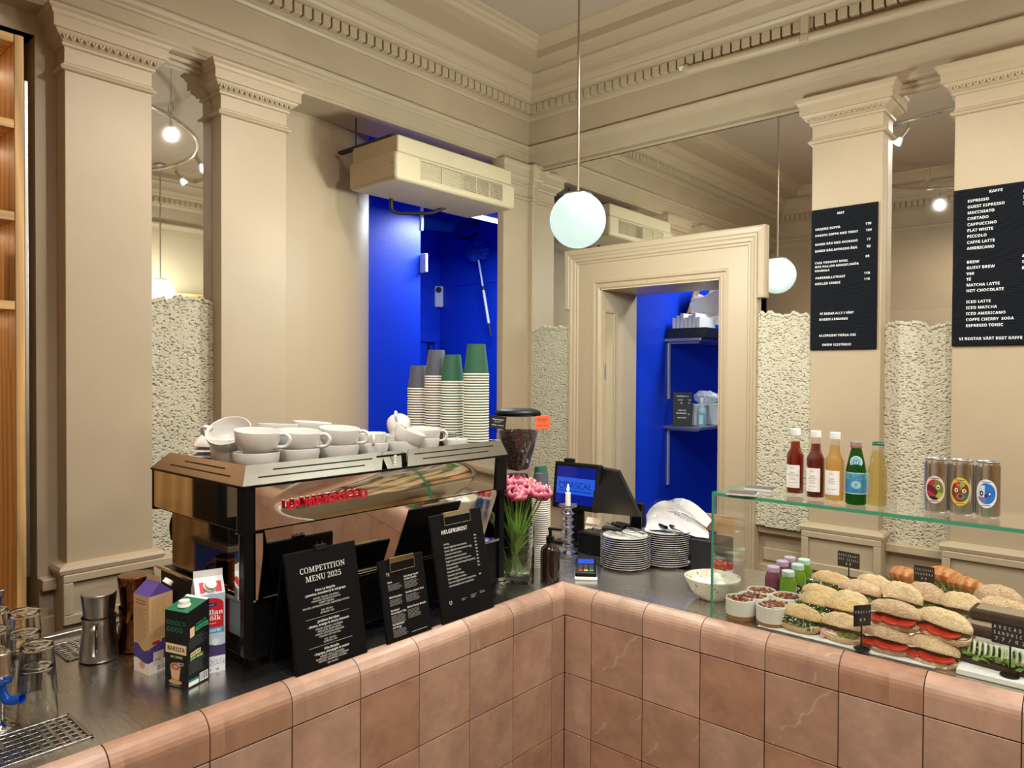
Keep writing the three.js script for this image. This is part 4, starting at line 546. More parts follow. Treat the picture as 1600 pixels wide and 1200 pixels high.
menuBoard('menu_clipboard', 'large black HELGFRUKOST breakfast menu clipboard beside the tulips', -1.483, -1.712, .325, .2, canvasTex(640, 900, (x, w, h) => { x.fillStyle = kSheet; x.fillRect(0, 0, w, h); const c = '#eae7e4'; ct(x, 'HELGFRUKOST', 110, 150, 52, { c, mw: 330 });
  ['Surdeg', 'Dansk rågbröd med avokado', 'Dansk rågbröd med avokado & ägg', 'Croissant med bacon', 'Croissant med ost & skinka', 'Yoghurt med kompott & granola', 'Chia pudding med kompott & granola', 'Fruktsmoothie', 'Smoothie röd bär', 'Smoothie grön vegan', 'Kokt ekoägg med kalles', 'Chia och yoghurtbowl med granola,', 'hallonkompott och mandelsmör'].forEach((s, i) => { ct(x, s, 120, 262 + i * 32, 22, { c, w: 'normal' }); if (i < 10 || i === 11) ct(x, [35, 77, 92, 65, 59, 75, 75, 55, 55, 55, 0, 95][i] + ':-', 545, 236 + i * 32 + (i === 11 ? 20 : 0), 20, { c, a: 'right' }); });
  x.strokeStyle = c; x.lineWidth = 4; x.beginPath(); x.arc(116, 792, 14, 0, 3.3); x.stroke(); x.fillStyle = c; x.fillRect(102, 774, 6, 16); x.fillRect(122, 774, 6, 16); lines(x, 250, 786, 70, 2, 12, '#b5b2af', 4); lines(x, 370, 776, 80, 3, 12, '#b5b2af', 4); lines(x, 490, 770, 80, 2, 12, '#b5b2af', 4); }), { clip: .115, m: .02 });

// ---------------------------------------------------------------- tulips in a moulded glass vase
{ const VX = -1.70, VZ = -1.965;
  const t = thing('glass_vase', 'clear moulded glass vase with rough bark pattern', 'vase', [VX, TOP, VZ]); const sq = (g) => { g.scale(1.0, 1, .62); g.rotateY(.72); return g; };
  const R = .069, H = .208, vp = [[0, 0], [R * .95, 0]]; for (let i = 0; i <= 34; i++) vp.push([R * .985, .003 + i * .0042]); vp.push([R, .16], [R, H], [R - .003, H], [R - .004, .15], [R - .008, .03], [0, .024]); const g = lathe(vp, 110); const p = g.attributes.position; for (let i = 0; i < p.count; i++) { const X = p.getX(i), Y = p.getY(i), Z = p.getZ(i), r = Math.hypot(X, Z); if (r > R * .96 && Y > .002 && Y < .147) { const a = Math.atan2(Z, X), k = 1 + .085 * (1 - Y / .15) * (fbm(Math.cos(a) * 9 + 20, Math.sin(a) * 9 + Y * 150, 3, 3) - .4); p.setX(i, X * k); p.setZ(i, Z * k); } } g.computeVertexNormals();
  mesh('glass_wall', sq(g), M.glassSolid, t);
  mesh('water', sq(lathe([[0, .026], [R - .008, .026], [R - .006, .13], [0, .13]], 40)), phys('#eef3e4', .01, { transmission: 1, thickness: 0 }), t);
  const stemM = std('#6f9a36', .5), leafM = std('#7ea542', .5, { side: THREE.DoubleSide }), petalM = new THREE.MeshPhysicalMaterial({ color: '#ffffff', vertexColors: true, roughness: .55, side: THREE.DoubleSide });
  const LIFT = .058; const heads = [[-.06, .28, .02], [-.036, .292, -.03], [-.016, .278, .03], [.012, .296, 0], [.022, .272, -.045], [.04, .288, .03], [.064, .272, 0], [.086, .266, -.02], [-.062, .322, -.01], [.002, .262, -.06], [-.022, .255, .065], [.052, .256, .06], [.1, .25, .02], [-.085, .262, -.03]]; const dR = rgt.clone().setY(0).normalize(), dF = fwd.clone().setY(0).normalize();
  const petalG = grid(5, 6, (u, v) => { const w = .024 * Math.sin(Math.PI * Math.min(1, .12 + v * .86)) ** .8, b = .022 * Math.sin(v * 2.2); return [(u - .5) * 2 * w, v * .05, b + .008 * ((u - .5) * 2) ** 2 * -1]; });
  heads.forEach(([a, y, f], i) => { const head = V3().addScaledVector(dR, a).addScaledVector(dF, f).add(V3(0, y + LIFT, 0)), foot = V3().addScaledVector(dR, -a * .35).addScaledVector(dF, -f * .35).add(V3(0, .03, 0));
    const T = thing('tulip', i === 8 ? 'tall pale pink tulip rising above the others' : 'pink fringed tulip in the moulded glass vase', 'tulip', [VX, TOP, VZ], 0, i === 8 ? undefined : 'tulips in the vase'); mesh('stem', [tube([foot, foot.clone().lerp(head, .5).add(V3(0, .01, 0)), head], .003, 6, 12)], stemM, T);
    const gs = []; for (let k = 0; k < 11; k++) { const ring = k % 3, pg = petalG.clone().scale(1 + .15 * ring, 1 - .1 * ring, 1).rotateX(.12 + .22 * ring).translate(0, 0, .004).rotateY(k * 2.399 + i).translate(0, -.012, 0); const q = pg.attributes.position; for (let m = 0; m < q.count; m++) q.setXYZ(m, q.getX(m) + .002 * (hsh(m, k, i) - .5), q.getY(m) + .004 * (hsh(m, k, i + 9) - .5), q.getZ(m) + .002 * (hsh(m, k, i + 5) - .5)); pg.computeVertexNormals(); pg.translate(head.x, head.y, head.z); gs.push(pg); }
    const tint = [[.58, .02, .12], [.66, .06, .17], [.5, .015, .08]][i % 3]; for (const g of gs) { const uv = g.attributes.uv, n = uv.count, c = new Float32Array(n * 3); for (let m = 0; m < n; m++) { const v = uv.getY(m), e = Math.abs(uv.getX(m) - .5) * 2, k = Math.min(1, Math.max(0, (v - .62) * 1.3 + e * .18) * (.4 + .8 * hsh(m, i, 3))); for (let q = 0; q < 3; q++) c[m * 3 + q] = tint[q] + ([.9, .62, .62][q] - tint[q]) * k; } g.setAttribute('color', new THREE.BufferAttribute(c, 3)); }
    const fl = new THREE.Mesh(mergeGeometries(gs), petalM); fl.name = 'flower'; fl.castShadow = fl.receiveShadow = true; T.add(fl);
    const dir = V3(Math.cos(i * 2.1), 0, Math.sin(i * 2.1)), lf = grid(3, 10, (u, v) => { const w = .012 * Math.sin(PI * Math.min(1, .1 + v * .9)); const s = (u - .5) * 2 * w, P = foot.clone().lerp(head, .25 + .5 * v).addScaledVector(dir, .006 + .03 * v * v); return [P.x - dir.z * s, P.y - .01 * v * v * (i % 3 === 0 ? 6 : 1), P.z + dir.x * s]; }); mesh('leaf', [lf], leafM, T); });
  for (const [a, y, f] of [[-.085, .225, .0], [-.028, .235, .06]]) { const head = V3().addScaledVector(dR, a).addScaledVector(dF, f).add(V3(0, y, 0)); const T = thing('tulip_bud', a < -.05 ? 'closed green tulip bud leaning out of the vase' : 'closed pale tulip bud among the stems', 'tulip', [VX, TOP, VZ]); mesh('stem', [tube([[head.x * .2, .04, head.z * .2], [head.x * .7, y * .7, head.z * .7], head], .003, 6, 12)], stemM, T); mesh('bud', [new THREE.SphereGeometry(.011, 12, 10).scale(1, 1.9, 1).translate(head.x, head.y + .012, head.z)], std('#b9bf7a', .5), T); } }

// pump bottle
{ const t = thing('pump_bottle', 'dark brown pump bottle beside the tulip vase', 'bottle', [-1.632, TOP, -2.082]); mesh('bottle', [lathe([[0, 0], [.034, 0], [.036, .004], [.036, .1], [.032, .118], [.016, .132], [.014, .14], [0, .14]], 32)], phys('#1b0a06', .08, { clearcoat: 1 }), t); mesh('pump', [cyl(.015, .015, .02, 20).translate(0, .14, 0), cyl(.006, .006, .03, 12).translate(0, .155, 0), rb(-.008, .008, .183, .193, -.008, .045, .004).rotateY(1.9)], M.blackPlastic, t); mesh('print', quadGeo([[V3(-.008, .07, .0363), V3(.008, .07, .0363), V3(.008, .076, .0363), V3(-.008, .076, .0363)]]).rotateY(-.7), M.printGrey, t); }
// upright columns of grey and green paper cups behind the tulips
paperStack([-1.775, TOP, -2.205], 34, .0085, .0365, .085, M.cupGrey, 'b', 'slim grey stack behind the tulips');
paperStack([-1.865, TOP, -2.315], 35, .0085, .0365, .085, M.cupGreen, 'b2', 'slim green stack behind the tulips');

// ---------------------------------------------------------------- grinder with bean hopper
{ const GX = -1.955, GZ = -2.27; const t = thing('coffee_grinder', 'coffee grinder with clear hopper full of dark beans', 'grinder', [GX, TOP, GZ]); const h = y => y - TOP;
  mesh('body', [rb(-.1, .1, 0, .29, -.1, .1, .02, 3)], M.blackSatin, t); mesh('top_plate', [cyl(.1, .1, .02, 40).translate(0, .29, 0)], M.steel, t); mesh('collar', [cyl(.042, .05, .03, 32).translate(0, .31, 0)], M.blackPlastic, t);
  const hp = mesh('hopper', [lathe([[.04, h(1.245)], [.045, h(1.26)], [.07, h(1.34)], [.086, h(1.42)], [.088, h(1.485)], [.086, h(1.485)], [.084, h(1.42)], [.068, h(1.34)], [.043, h(1.26)]], 48)], M.glass, t);
  // roasted beans heaped inside
  const beanCore = lathe([[0, h(1.25)], [.041, h(1.262)], [.063, h(1.34)], [.0765, h(1.41)], [.072, h(1.418)], [0, h(1.425)]], 40); mesh('bean_fill', [beanCore], std('#2a130b', .7), hp);
  const bg = new THREE.SphereGeometry(.0048, 6, 5).scale(1, .7, .8), beans = []; for (let i = 0; i < 900; i++) { const a = rnd() * PI * 2, k = rnd(); const y = 1.262 + k * .155, R = y < 1.34 ? .043 + (y - 1.262) / .078 * .021 : .064 + (y - 1.34) / .07 * .0125; const top = rnd() < .22, r = top ? Math.sqrt(rnd()) * .076 : R - .001; beans.push(bg.clone().rotateX(rnd() * 3).rotateZ(rnd() * 3).translate(r * Math.cos(a), h(top ? 1.419 : y), r * Math.sin(a))); } const bm = mesh('beans', beans, std('#3a1c10', .42), hp); bm.userData.kind = 'stuff';
  mesh('lid', [lathe([[0, h(1.512)], [.07, h(1.512)], [.092, h(1.504)], [.096, h(1.497)], [.096, h(1.484)], [.0, h(1.484)]], 44)], M.blackPlastic, t);
  const tg2 = (u, v, w, hh, bg2, fg, L1, label, nm) => { const sg = u > 800 ? 1 : -1, P = V3(GX + sg * .068 + .072, 1.462, GZ - sg * .06 + .067); const s = thing(nm, label, 'tag', [P.x, P.y, P.z], PI / 2 - .85); mesh('card', [rbox(w, hh, .0015, .0005, 1)], std('#ffffff', .6, { map: canvasTex(256, 256, (x) => { x.fillStyle = bg2; x.fillRect(0, 0, 256, 256); ct(x, L1, 128, 70, 42, { a: 'center', c: fg, mw: 190 }); lines(x, 60, 110, 140, 2, 18, fg, 5); ct(x, L1 === 'Bourbon' ? 'FRESH / FRUIT' : 'DARK / NUTS', 128, 190, 32, { a: 'center', c: fg, mw: 200 }); }) }), s); s.rotation.z = L1 === 'Bourbon' ? .05 : -.12; mesh('pin', [rod([0, -hh / 2, -.001], [0, -hh / 2 - .02, -.003], .0012, 6)], M.blackPlastic, s); };
  tg2(846, 657, .058, .054, '#f06a3c', '#5b1a08', 'Bourbon', 'orange tag clipped on the bean hopper', 'hopper_tag'); tg2(781, 660, .066, .05, '#0e0d0d', '#d8d5d0', 'Espresso', 'black tag clipped on the bean hopper', 'hopper_tag'); }
{ const t = thing('coffee_grinder', 'second grinder hopper half hidden behind the cup stack', 'grinder', [-2.12, TOP, -2.12]); mesh('body', [rb(-.08, .08, 0, .3, -.08, .08, .02, 3)], M.blackSatin, t); mesh('hopper', [lathe([[.04, .3], [.07, .4], [.075, .52], [.073, .52], [.068, .4], [.038, .3]], 36)], M.glass, t); mesh('bean_fill', [lathe([[0, .302], [.037, .302], [.062, .39], [.066, .43], [0, .44]], 32)], std('#2a130b', .6), t); mesh('lid', [cyl(.08, .08, .03, 36).translate(0, .52, 0)], M.blackPlastic, t); }

// ---------------------------------------------------------------- candlestick
{ const P = onY(TOP, 887, 868); const t = thing('candlestick', 'clear glass candlestick of stacked rings', 'candlestick', [P.x, TOP, P.z]); const pts = [[0, 0], [.042, 0], [.046, .006], [.04, .012], [.014, .022]]; for (let i = 0; i < 6; i++) { const y = .03 + i * .027; pts.push([.012, y], [.016, y + .004], [i % 2 ? .03 : .026, y + .011], [i % 2 ? .03 : .026, y + .014], [.016, y + .021]); } pts.push([.013, .195], [.02, .2], [.04, .208], [.042, .213], [.038, .215], [.018, .21], [.0125, .209], [.012, .2], [0, .2]); mesh('stem', [lathe(pts, 40)], M.glassSolid, t);
  const c = thing('candle', 'lit white taper candle in the glass candlestick', 'candle', [P.x, TOP + .2005, P.z]); mesh('wax', [cyl(.0105, .0112, .062, 22)], phys('#f1e9e0', .5, { transmission: .15 }), c); mesh('wick', [cyl(.0008, .0008, .008, 6).translate(0, .062, 0)], M.dark, c); const f = mesh('flame', [lathe([[0, 0], [.004, .004], [.0055, .01], [.0045, .018], [.002, .028], [0, .034]], 16).translate(0, .066, 0)], std('#fff3d8', .5, { emissive: new THREE.Color(1, .9, .66), emissiveIntensity: 4 }), c); f.castShadow = false; const l = new THREE.PointLight(new THREE.Color(1, .68, .32), .05); l.position.set(0, .08, 0); l.castShadow = true; c.add(l); }

// ---------------------------------------------------------------- till screens
function screenQuad(A, B, C, D) { return quadGeo([[A, B, C, D]]); }
{ const z = -2.6, y0 = 1.06; const t = thing('customer_display', 'customer display showing PASCAL on blue screen', 'display', [-1.895, TOP, -2.6], .05); const w = .245, hh = .21, tilt = -.12; const G2 = m => { m.position.y = .15; m.rotation.x = tilt; return m; };
  const bz = G2(mesh('bezel', [rbox(w, hh, .03, .01, 3).translate(0, hh / 2, 0)], M.blackPlastic, t));
  const tex = canvasTex(512, 440, (x, W2, H2) => { x.fillStyle = '#0a1f8f'; x.fillRect(0, 0, W2, H2); x.fillStyle = '#2a63e8'; x.fillRect(4, 130, 504, 195); ct(x, 'PASCAL', 118, 218, 104, { c: '#0d2a86', w: 'normal', mw: 370 }); x.strokeStyle = '#0d2a86'; x.lineWidth = 10; x.beginPath(); x.arc(76, 226, 34, 0, PI); x.lineTo(42, 182); x.lineTo(58, 196); x.lineTo(94, 196); x.lineTo(110, 182); x.lineTo(110, 226); x.stroke(); x.fillStyle = '#0d2a86'; x.fillRect(36, 282, 440, 9); });
  const s = (mesh('screen', screenQuad(V3(-w / 2 + .02, .025, .0155), V3(w / 2 - .02, .025, .0155), V3(w / 2 - .02, hh - .02, .0155), V3(-w / 2 + .02, hh - .02, .0155)), std('#05060a', .12, { emissive: new THREE.Color(1, 1, 1), emissiveMap: tex, emissiveIntensity: .85 }), bz)); s.castShadow = false;
  mesh('camera_bump', [rbox(.05, .02, .02, .004, 1).translate(-.05, .15 + hh + .005, -.025)], M.blackPlastic, t); mesh('stand', [rb(-.03, .03, .01, .17, -.03, -.012, .004), rb(-.09, .09, 0, .012, -.08, .06, .004)], M.blackPlastic, t);
  for (let i = 0; i < 3; i++) mesh('card_note', [rbox(.07, .028, .001, .0003, 1).rotateX(-.5).translate(.115, .05 + i * .036, .06 - i * .012)], std('#cfc2b4', .8), t); }
{ const t = thing('till_monitor', 'black till monitor turned away on its stand', 'monitor', [-1.64, TOP, -2.66], 0); const A = onZ(-2.66, 930, 730), B = onZ(-2.62, 966, 737), C = onZ(-2.50, 1000, 808), D = onZ(-2.55, 925, 800); const o = V3(-1.64, TOP, -2.66); const pts = [A, B, C, D].map(p => p.clone().sub(o)), n = V3(-.25, .12, -.9).normalize().multiplyScalar(.03); const b = pts.map(p => p.clone().add(n)); mesh('housing', quadGeo([[pts[3], pts[2], pts[1], pts[0]], [b[0], b[1], b[2], b[3]], [pts[0], pts[1], b[1], b[0]], [pts[1], pts[2], b[2], b[1]], [pts[2], pts[3], b[3], b[2]], [pts[3], pts[0], b[0], b[3]]]), M.blackPlastic, t); mesh('stand', [rb(-.03, .03, 0, .2, -.06, -.03, .004), rb(-.1, .1, 0, .015, -.1, .06, .004)], M.blackPlastic, t); mesh('cable', [tube([[.02, .19, -.05], [.06, .1, .02], [.09, .04, .06], [.12, .01, .1]], .003, 6, 16), tube([[-.02, .18, -.05], [.0, .09, .04], [-.05, .02, .08], [-.09, .006, .2]], .003, 6, 16)], M.blackPlastic, t); }
{ const t = thing('receipt_printer', 'black receipt printer behind the plates', 'printer', [-1.66, TOP, -2.53]); mesh('case', [rb(-.14, .06, 0, .09, -.05, .05, .01)], M.blackPlastic, t); }
// card terminal
{ const t = thing('card_terminal', 'small card terminal with blue screen on worktop', 'card terminal', [-1.572, TOP, -2.225], .62); mesh('base', [rb(-.042, .042, 0, .014, -.085, .085, .006)], M.white, t); const tl = mesh('body', [rbox(.08, .022, .165, .008, 3)], M.blackPlastic, t); tl.position.set(0, .024, 0); tl.rotation.x = .07; const s = mesh('screen', [box(-.03, .03, .0112, .0117, -.07, -.018)], std('#0a1a6a', .2, { emissive: new THREE.Color(.05, .16, .9), emissiveIntensity: .6 }), tl); s.castShadow = false;
  const cols = ['#c83232', '#d8b430', '#2fa05a']; for (let r = 0; r < 4; r++) for (let k = 0; k < 3; k++) { const b = mesh('key', [rb(-.028 + k * .02, -.012 + k * .02, .0105, .0135, .0 + r * .018, .012 + r * .018, .002, 1)], r === 3 ? std(cols[k], .4) : std('#2c2c30', .5), tl); } }
// small black name sign and bean label cups
{ const t = thing('small_sign', 'small black sign reading ATE behind the plates', 'sign', [-1.335, TOP, -2.555], .3); mesh('panel', [rbox(.062, .052, .006, .002, 1).translate(0, .027, 0)], M.blackSatin, t); mesh('print', quadGeo([[V3(-.008, .02, .0035), V3(.028, .02, .0035), V3(.028, .036, .0035), V3(-.008, .036, .0035)]]), std('#ffffff', .6, { map: canvasTex(128, 64, x => { x.fillStyle = '#121214'; x.fillRect(0, 0, 128, 64); ct(x, 'ATE', 64, 32, 44, { a: 'center' }); }) }), t); }

// ---------------------------------------------------------------- plates, tongs, paper bags
{ const pg = lathe([[0, .0035], [.05, .0035], [.053, 0], [.058, 0], [.061, .004], [.094, .0145], [.0965, .0165], [.095, .0175], [.06, .0065], [.05, .0055], [0, .0055]], 48), rim = lathe([[.087, .0128 + .0028], [.09, .0165], [.0945, .0178], [.0952, .01765]], 48); const pm = M.ceramic, rm = std('#2f3443', .25);  // dark ring by the rim paints in the shadow between stacked plates
  const stack = (x, z, n, what) => { for (let i = 0; i < n; i++) { const t = thing('plate', i === n - 1 ? 'white plate with painted rim shade on top of ' + what : 'white plate with painted rim shade within ' + what, 'plate', [x, TOP + i * .0083, z], 0, 'plates in ' + what); mesh('dish', pg, pm, t); mesh('rim_shade_band', rim, rm, t); } };
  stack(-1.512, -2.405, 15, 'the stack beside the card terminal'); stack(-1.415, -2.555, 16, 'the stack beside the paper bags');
  const tong = (x, y, z, turn, roll, label) => { const t = thing('serving_tongs', label, 'tongs', [x, y, z], turn); for (const s of [-1, 1]) { mesh('arm', [tube([[-.1, .003, 0], [-.04, .009, s * .012], [.06, .008, s * .016], [.11, .003, s * .012]], .004, 6, 14).scale(1, .7, 1)], M.steel, t); mesh('grip', [tube([[-.06, .011, s * .012], [.02, .011, s * .016]], .0075, 8, 8)], M.blackPlastic, t); } mesh('spring', [cyl(.006, .006, .012, 12).rotateX(PI / 2).translate(-.1, .003, -.006)], M.steel, t); return t; };
  const y1 = TOP + 14 * .0083 + .019, y2 = TOP + 15 * .0083 + .019; tong(-1.55, y1, -2.41, .35, 0, 'steel and black tongs lying on the plates by the card terminal'); tong(-1.53, y1 + .012, -2.43, -.25, 0, 'second tongs crossed over the first pair'); tong(-1.41, y2, -2.55, -.5, 0, 'black tongs lying on the plates by the paper bags'); }
{ const A = V3(-1.36, 1.03, -2.66); const bx = thing('dark_box', 'dark box on worktop carrying the paper bags', 'box', [-1.30, TOP, -2.63]); mesh('box', [rb(-.11, .1, 0, .12, -.07, .07, .004)], std('#17151c', .6), bx);
  const t = thing('paper_bag_bundle', 'bundle of white printed paper bags in clear plastic', 'bag bundle', [-1.405, TOP + .121, -2.64], .25); const n = 14; for (let i = 0; i < n; i++) { const a = i / n; mesh('paper_bag', [grid(8, 3, (u, v) => [(u - .5) * .24, .02 + .105 * Math.sin(PI * (.12 + .8 * u)) * (1 - .35 * a) + .0, -.055 + .1 * a + v * .012 + (v - .5) * .004])], M.paperWhite, t); }
  mesh('front_bag', [grid(16, 8, (u, v) => { const h = .02 + .118 * Math.sin(PI * (.12 + .8 * Math.pow(u, .8))) - .03 * u; return [(u - .5) * .25 + .012 * v, h * (1 - v * .86) + .012 * (fbm(u * 5, v * 5, 3) - .5), .045 + .05 * v * v + .014 * (fbm(u * 7, v * 5, 8) - .5)]; })], std('#ffffff', .8, { map: canvasTex(512, 256, x => { x.fillStyle = '#bdbab9'; x.fillRect(0, 0, 512, 256); x.save(); x.translate(300, 150); x.rotate(-.12); x.scale(1, -1); x.scale(1, -1); ct(x, 'PASCAL', -70, 0, 42, { c: '#3c4468', w: 'normal' }); x.restore(); }), side: THREE.DoubleSide }), t);
  mesh('plastic_wrap', [grid(24, 12, (u, v) => { const h = .026 + .122 * Math.sin(PI * (.12 + .8 * Math.pow(u, .8))) - .03 * u; return [(u - .5) * .27 + .012 * v, h * (1 - v * .86) + .016 * (fbm(u * 6, v * 6, 5) - .4), .054 + .05 * v * v + .018 * (fbm(u * 8, v * 8, 11) - .4)]; })], phys('#ffffff', .06, { transmission: 1, thickness: 0, ior: 1.3, side: THREE.DoubleSide }), t);
  const cb = thing('cardboard_flap', 'brown cardboard box behind the paper bags', 'box', [-1.31, TOP + .121, -2.735]); mesh('panel', [rb(-.12, .1, 0, .07, -.004, .004, .001, 1), rb(-.12, .1, 0, .004, -.06, .0, .001, 1)], M.card, cb); }

// ================================================================ glass case: drinks on top
const SH = 1.293;
// a patch wrapped on a cylinder of radius r: angles a0..a1, heights y0..y1; oval: cut to an ellipse
function patch(r, a0, a1, y0, y1, oval) { return oval ? grid(24, 8, (u, v) => { const t = u * PI * 2, rad = v, a = (a0 + a1) / 2 + (a1 - a0) / 2 * rad * Math.cos(t), y = (y0 + y1) / 2 + (y1 - y0) / 2 * rad * Math.sin(t); return [r * Math.sin(a), y, r * Math.cos(a)]; }) : grid(16, 1, (u, v) => { const a = a0 + (a1 - a0) * u; return [r * Math.sin(a), y0 + (y1 - y0) * v, r * Math.cos(a)]; }); }
function ovalUV(g) { const uv = g.attributes.uv; for (let i = 0; i < uv.count; i++) { const t = uv.getX(i) * PI * 2, r = uv.getY(i); uv.setXY(i, .5 + .5 * r * Math.cos(t), .5 + .5 * r * Math.sin(t)); } return g; }
const faceCam = (x, z) => Math.atan2(-x, -z);
const labelM = tex => std('#ffffff', .6, { map: tex });
const juice = (x, z, liq, no, flav, label) => { const t = thing('juice_bottle', label, 'bottle', [x, SH, z], faceCam(x, z) - .32);
  const R = .0275; const bt = mesh('bottle', [lathe([[0, .002], [R - .002, 0], [R, .003], [R, .118], [R - .002, .126], [.0175, .14], [.0155, .146], [.0135, .178], [.0128, .184], [.0112, .184], [.0118, .178], [.0138, .146], [R - .003, .122], [R - .003, .006], [0, .005]], 40)], M.glass, t);
  mesh('juice', [lathe([[0, .0055], [R - .0035, .007], [R - .0035, .121], [.0152, .14], [.0136, .146], [.0125, .163], [0, .163]], 36)], liq, t);
  mesh('cap', [lathe([[.0135, .182], [.0145, .183], [.0145, .2], [.0135, .2015], [0, .2015]], 28)], std('#e9e9e9', .35), t);
  mesh('label', patch(R + .0004, -.78, .78, .024, .093), labelM(canvasTex(256, 384, c => { c.fillStyle = '#f1eeea'; c.fillRect(0, 0, 256, 384); ct(c, no, 128, 50, 34, { a: 'center', c: '#222', f: 'serif', w: 'normal' }); flav.forEach((s, i) => ct(c, s, 128, 130 + i * 36, 32, { a: 'center', c: '#222', f: 'serif', w: 'normal' })); ct(c, 'KULLAMUST', 128, 300, 24, { a: 'center', c: '#222', f: 'serif', w: 'normal' }); lines(c, 40, 344, 176, 2, 14, '#8a8783', 4); })), bt); };
const liq = (c, tr = .55) => phys(c, .05, { transmission: tr, thickness: 0, ior: 1.34 });
juice(-.7935, -2.225, liq('#8c1d08', .45), 'No 6', ['Äpple', 'Svarta vinbär', 'Lime', 'Timjan'], 'amber red juice bottle with white label, No 6');
juice(-.7215, -2.19, liq('#6a0a08', .35), 'No 7', ['Äpple', 'Rabarber', 'Citron', 'Dragon'], 'dark red juice bottle with white label, No 7');
juice(-.662, -2.172, liq('#f7dfa4', .9), 'No 5', ['Äpple', 'Ingefära', 'Citron'], 'golden yellow juice bottle with white label');
{ const x = -.606, z = -2.178, t = thing('water_bottle', 'green glass mineral water bottle with blue label', 'bottle', [x, SH, z], faceCam(x, z)); const R = .0275;
  mesh('bottle', [lathe([[0, 0], [R - .003, 0], [R, .004], [R, .09], [R - .002, .105], [.018, .14], [.0135, .158], [.013, .164], [0, .164]], 40)], phys('#0b6a1c', .05, { transmission: .6, thickness: 0, ior: 1.5 }), t); mesh('water', [lathe([[0, .003], [R - .004, .005], [R - .004, .09], [.016, .138], [0, .14]], 32)], phys('#1f9a34', .05, { transmission: .5 }), t);
  mesh('cap', [lathe([[.0145, .16], [.0155, .162], [.0155, .177], [.0145, .179], [0, .179]], 28)], std('#cfc6c4', .25, { metalness: .7 }), t); mesh('cap_ring', [lathe([[.0158, .1615], [.0162, .163], [.0158, .165]], 28)], std('#b5473f', .4), t);
  mesh('label', patch(R + .0004, -1.7, 1.7, .032, .092), labelM(canvasTex(768, 300, c => { c.fillStyle = '#3c86b8'; c.fillRect(0, 0, 768, 300); c.fillStyle = '#cfe6ea'; c.fillRect(0, 0, 768, 10); c.fillRect(0, 290, 768, 10); c.fillStyle = '#5fb0c8'; c.fillRect(0, 20, 768, 70); ct(c, 'S.PELLEGRINO', 384, 56, 72, { a: 'center', c: '#143067', mw: 430 }); c.fillStyle = '#8fc9d2'; c.beginPath(); c.ellipse(384, 170, 110, 55, 0, 0, 7); c.fill(); c.fillStyle = '#c8313d'; c.beginPath(); for (let i = 0; i < 10; i++) { const a = -PI / 2 + i * PI / 5, r = i % 2 ? 13 : 32; c.lineTo(384 + r * Math.cos(a), 168 + r * Math.sin(a)); } c.fill(); c.fillStyle = '#2a9aa0'; for (let i = 0; i < 40; i++) c.fillRect(180 + hsh(i, 2, 5) * 400, 190 + hsh(i, 3, 5) * 60, 26, 8); lines(c, 280, 225, 200, 3, 18, '#143067', 7); })), t);
  mesh('neck_label', ovalUV(patch(.0268, -.62, .62, .103, .139, true)).translate(0, 0, -.0035), labelM(canvasTex(192, 192, c => { c.fillStyle = '#e6f2f4'; c.fillRect(0, 0, 192, 192); c.fillStyle = '#8dbfd6'; c.beginPath(); c.ellipse(96, 96, 84, 84, 0, 0, 7); c.fill(); c.fillStyle = '#5a93b8'; c.beginPath(); c.ellipse(96, 100, 50, 40, 0, 0, 7); c.fill(); c.fillStyle = '#d7e7ec'; c.fillRect(70, 84, 18, 30); c.fillRect(104, 84, 18, 30); })), t); }
{ const x = -.545, z = -2.16, t = thing('lemonade_bottle', 'clear bottle of pale yellow soda with green cap', 'bottle', [x, SH, z], faceCam(x, z)); const R = .0265; mesh('bottle', [lathe([[0, .003], [R - .003, 0], [R, .004], [R, .03], [R - .001, .04], [R, .1], [R - .003, .122], [.0165, .15], [.0135, .166], [.0145, .172], [.0135, .178], [.012, .178], [.0125, .166], [R - .005, .12], [R - .0025, .1], [R - .0025, .006], [0, .006]], 40)], M.glass, t); mesh('soda', [lathe([[0, .0065], [R - .003, .008], [R - .003, .1], [R - .006, .12], [.0148, .15], [.013, .158], [0, .158]], 36)], liq('#efe6b0', .9), t); mesh('crown_cap', [lathe([[.0155, .173], [.0158, .176], [.0145, .182], [0, .1835]], 26)], std('#0d5a44', .35), t); mesh('embossing', [tube([[-.02, .062, .019], [-.008, .066, .0265], [.008, .072, .0265], [.02, .078, .019]], .0008, 5, 14)], M.glass, t); }
// slim cans with oval stickers
function can(x, z, rim, draw, label) { const t = thing('drink_can', label, 'can', [x, SH, z], faceCam(x, z) - .12); const R = .0288; const cb = mesh('can_body', [lathe([[0, .004], [.02, .003], [.024, 0], [.0255, .001], [R, .008], [R, .13], [.0262, .139], [.0258, .1405]], 48)], std('#e6e5e3', .2, { metalness: 1 }), t); mesh('lid', [lathe([[.0258, .1405], [.0268, .1435], [.0262, .145], [.0245, .144], [.0235, .1405], [0, .1405]], 40), rbox(.012, .001, .02, .0005, 1).translate(0, .1415, .004)], M.alu, t); mesh('sticker', ovalUV(patch(R + .0004, -.86, .86, .026, .1, true)), labelM(canvasTex(320, 320, (c) => { c.fillStyle = rim; c.fillRect(0, 0, 320, 320); c.save(); c.beginPath(); c.ellipse(160, 160, 134, 118, 0, 0, 7); c.clip(); draw(c); c.restore(); lines(c, 90, 26, 140, 1, 10, '#222', 9, .05); lines(c, 90, 288, 140, 1, 10, '#222', 9, .05); })), cb); }
const blob = (c, x, y, rx, ry, f, rot = 0) => { c.fillStyle = f; c.beginPath(); c.ellipse(x, y, rx, ry, rot, 0, 7); c.fill(); };
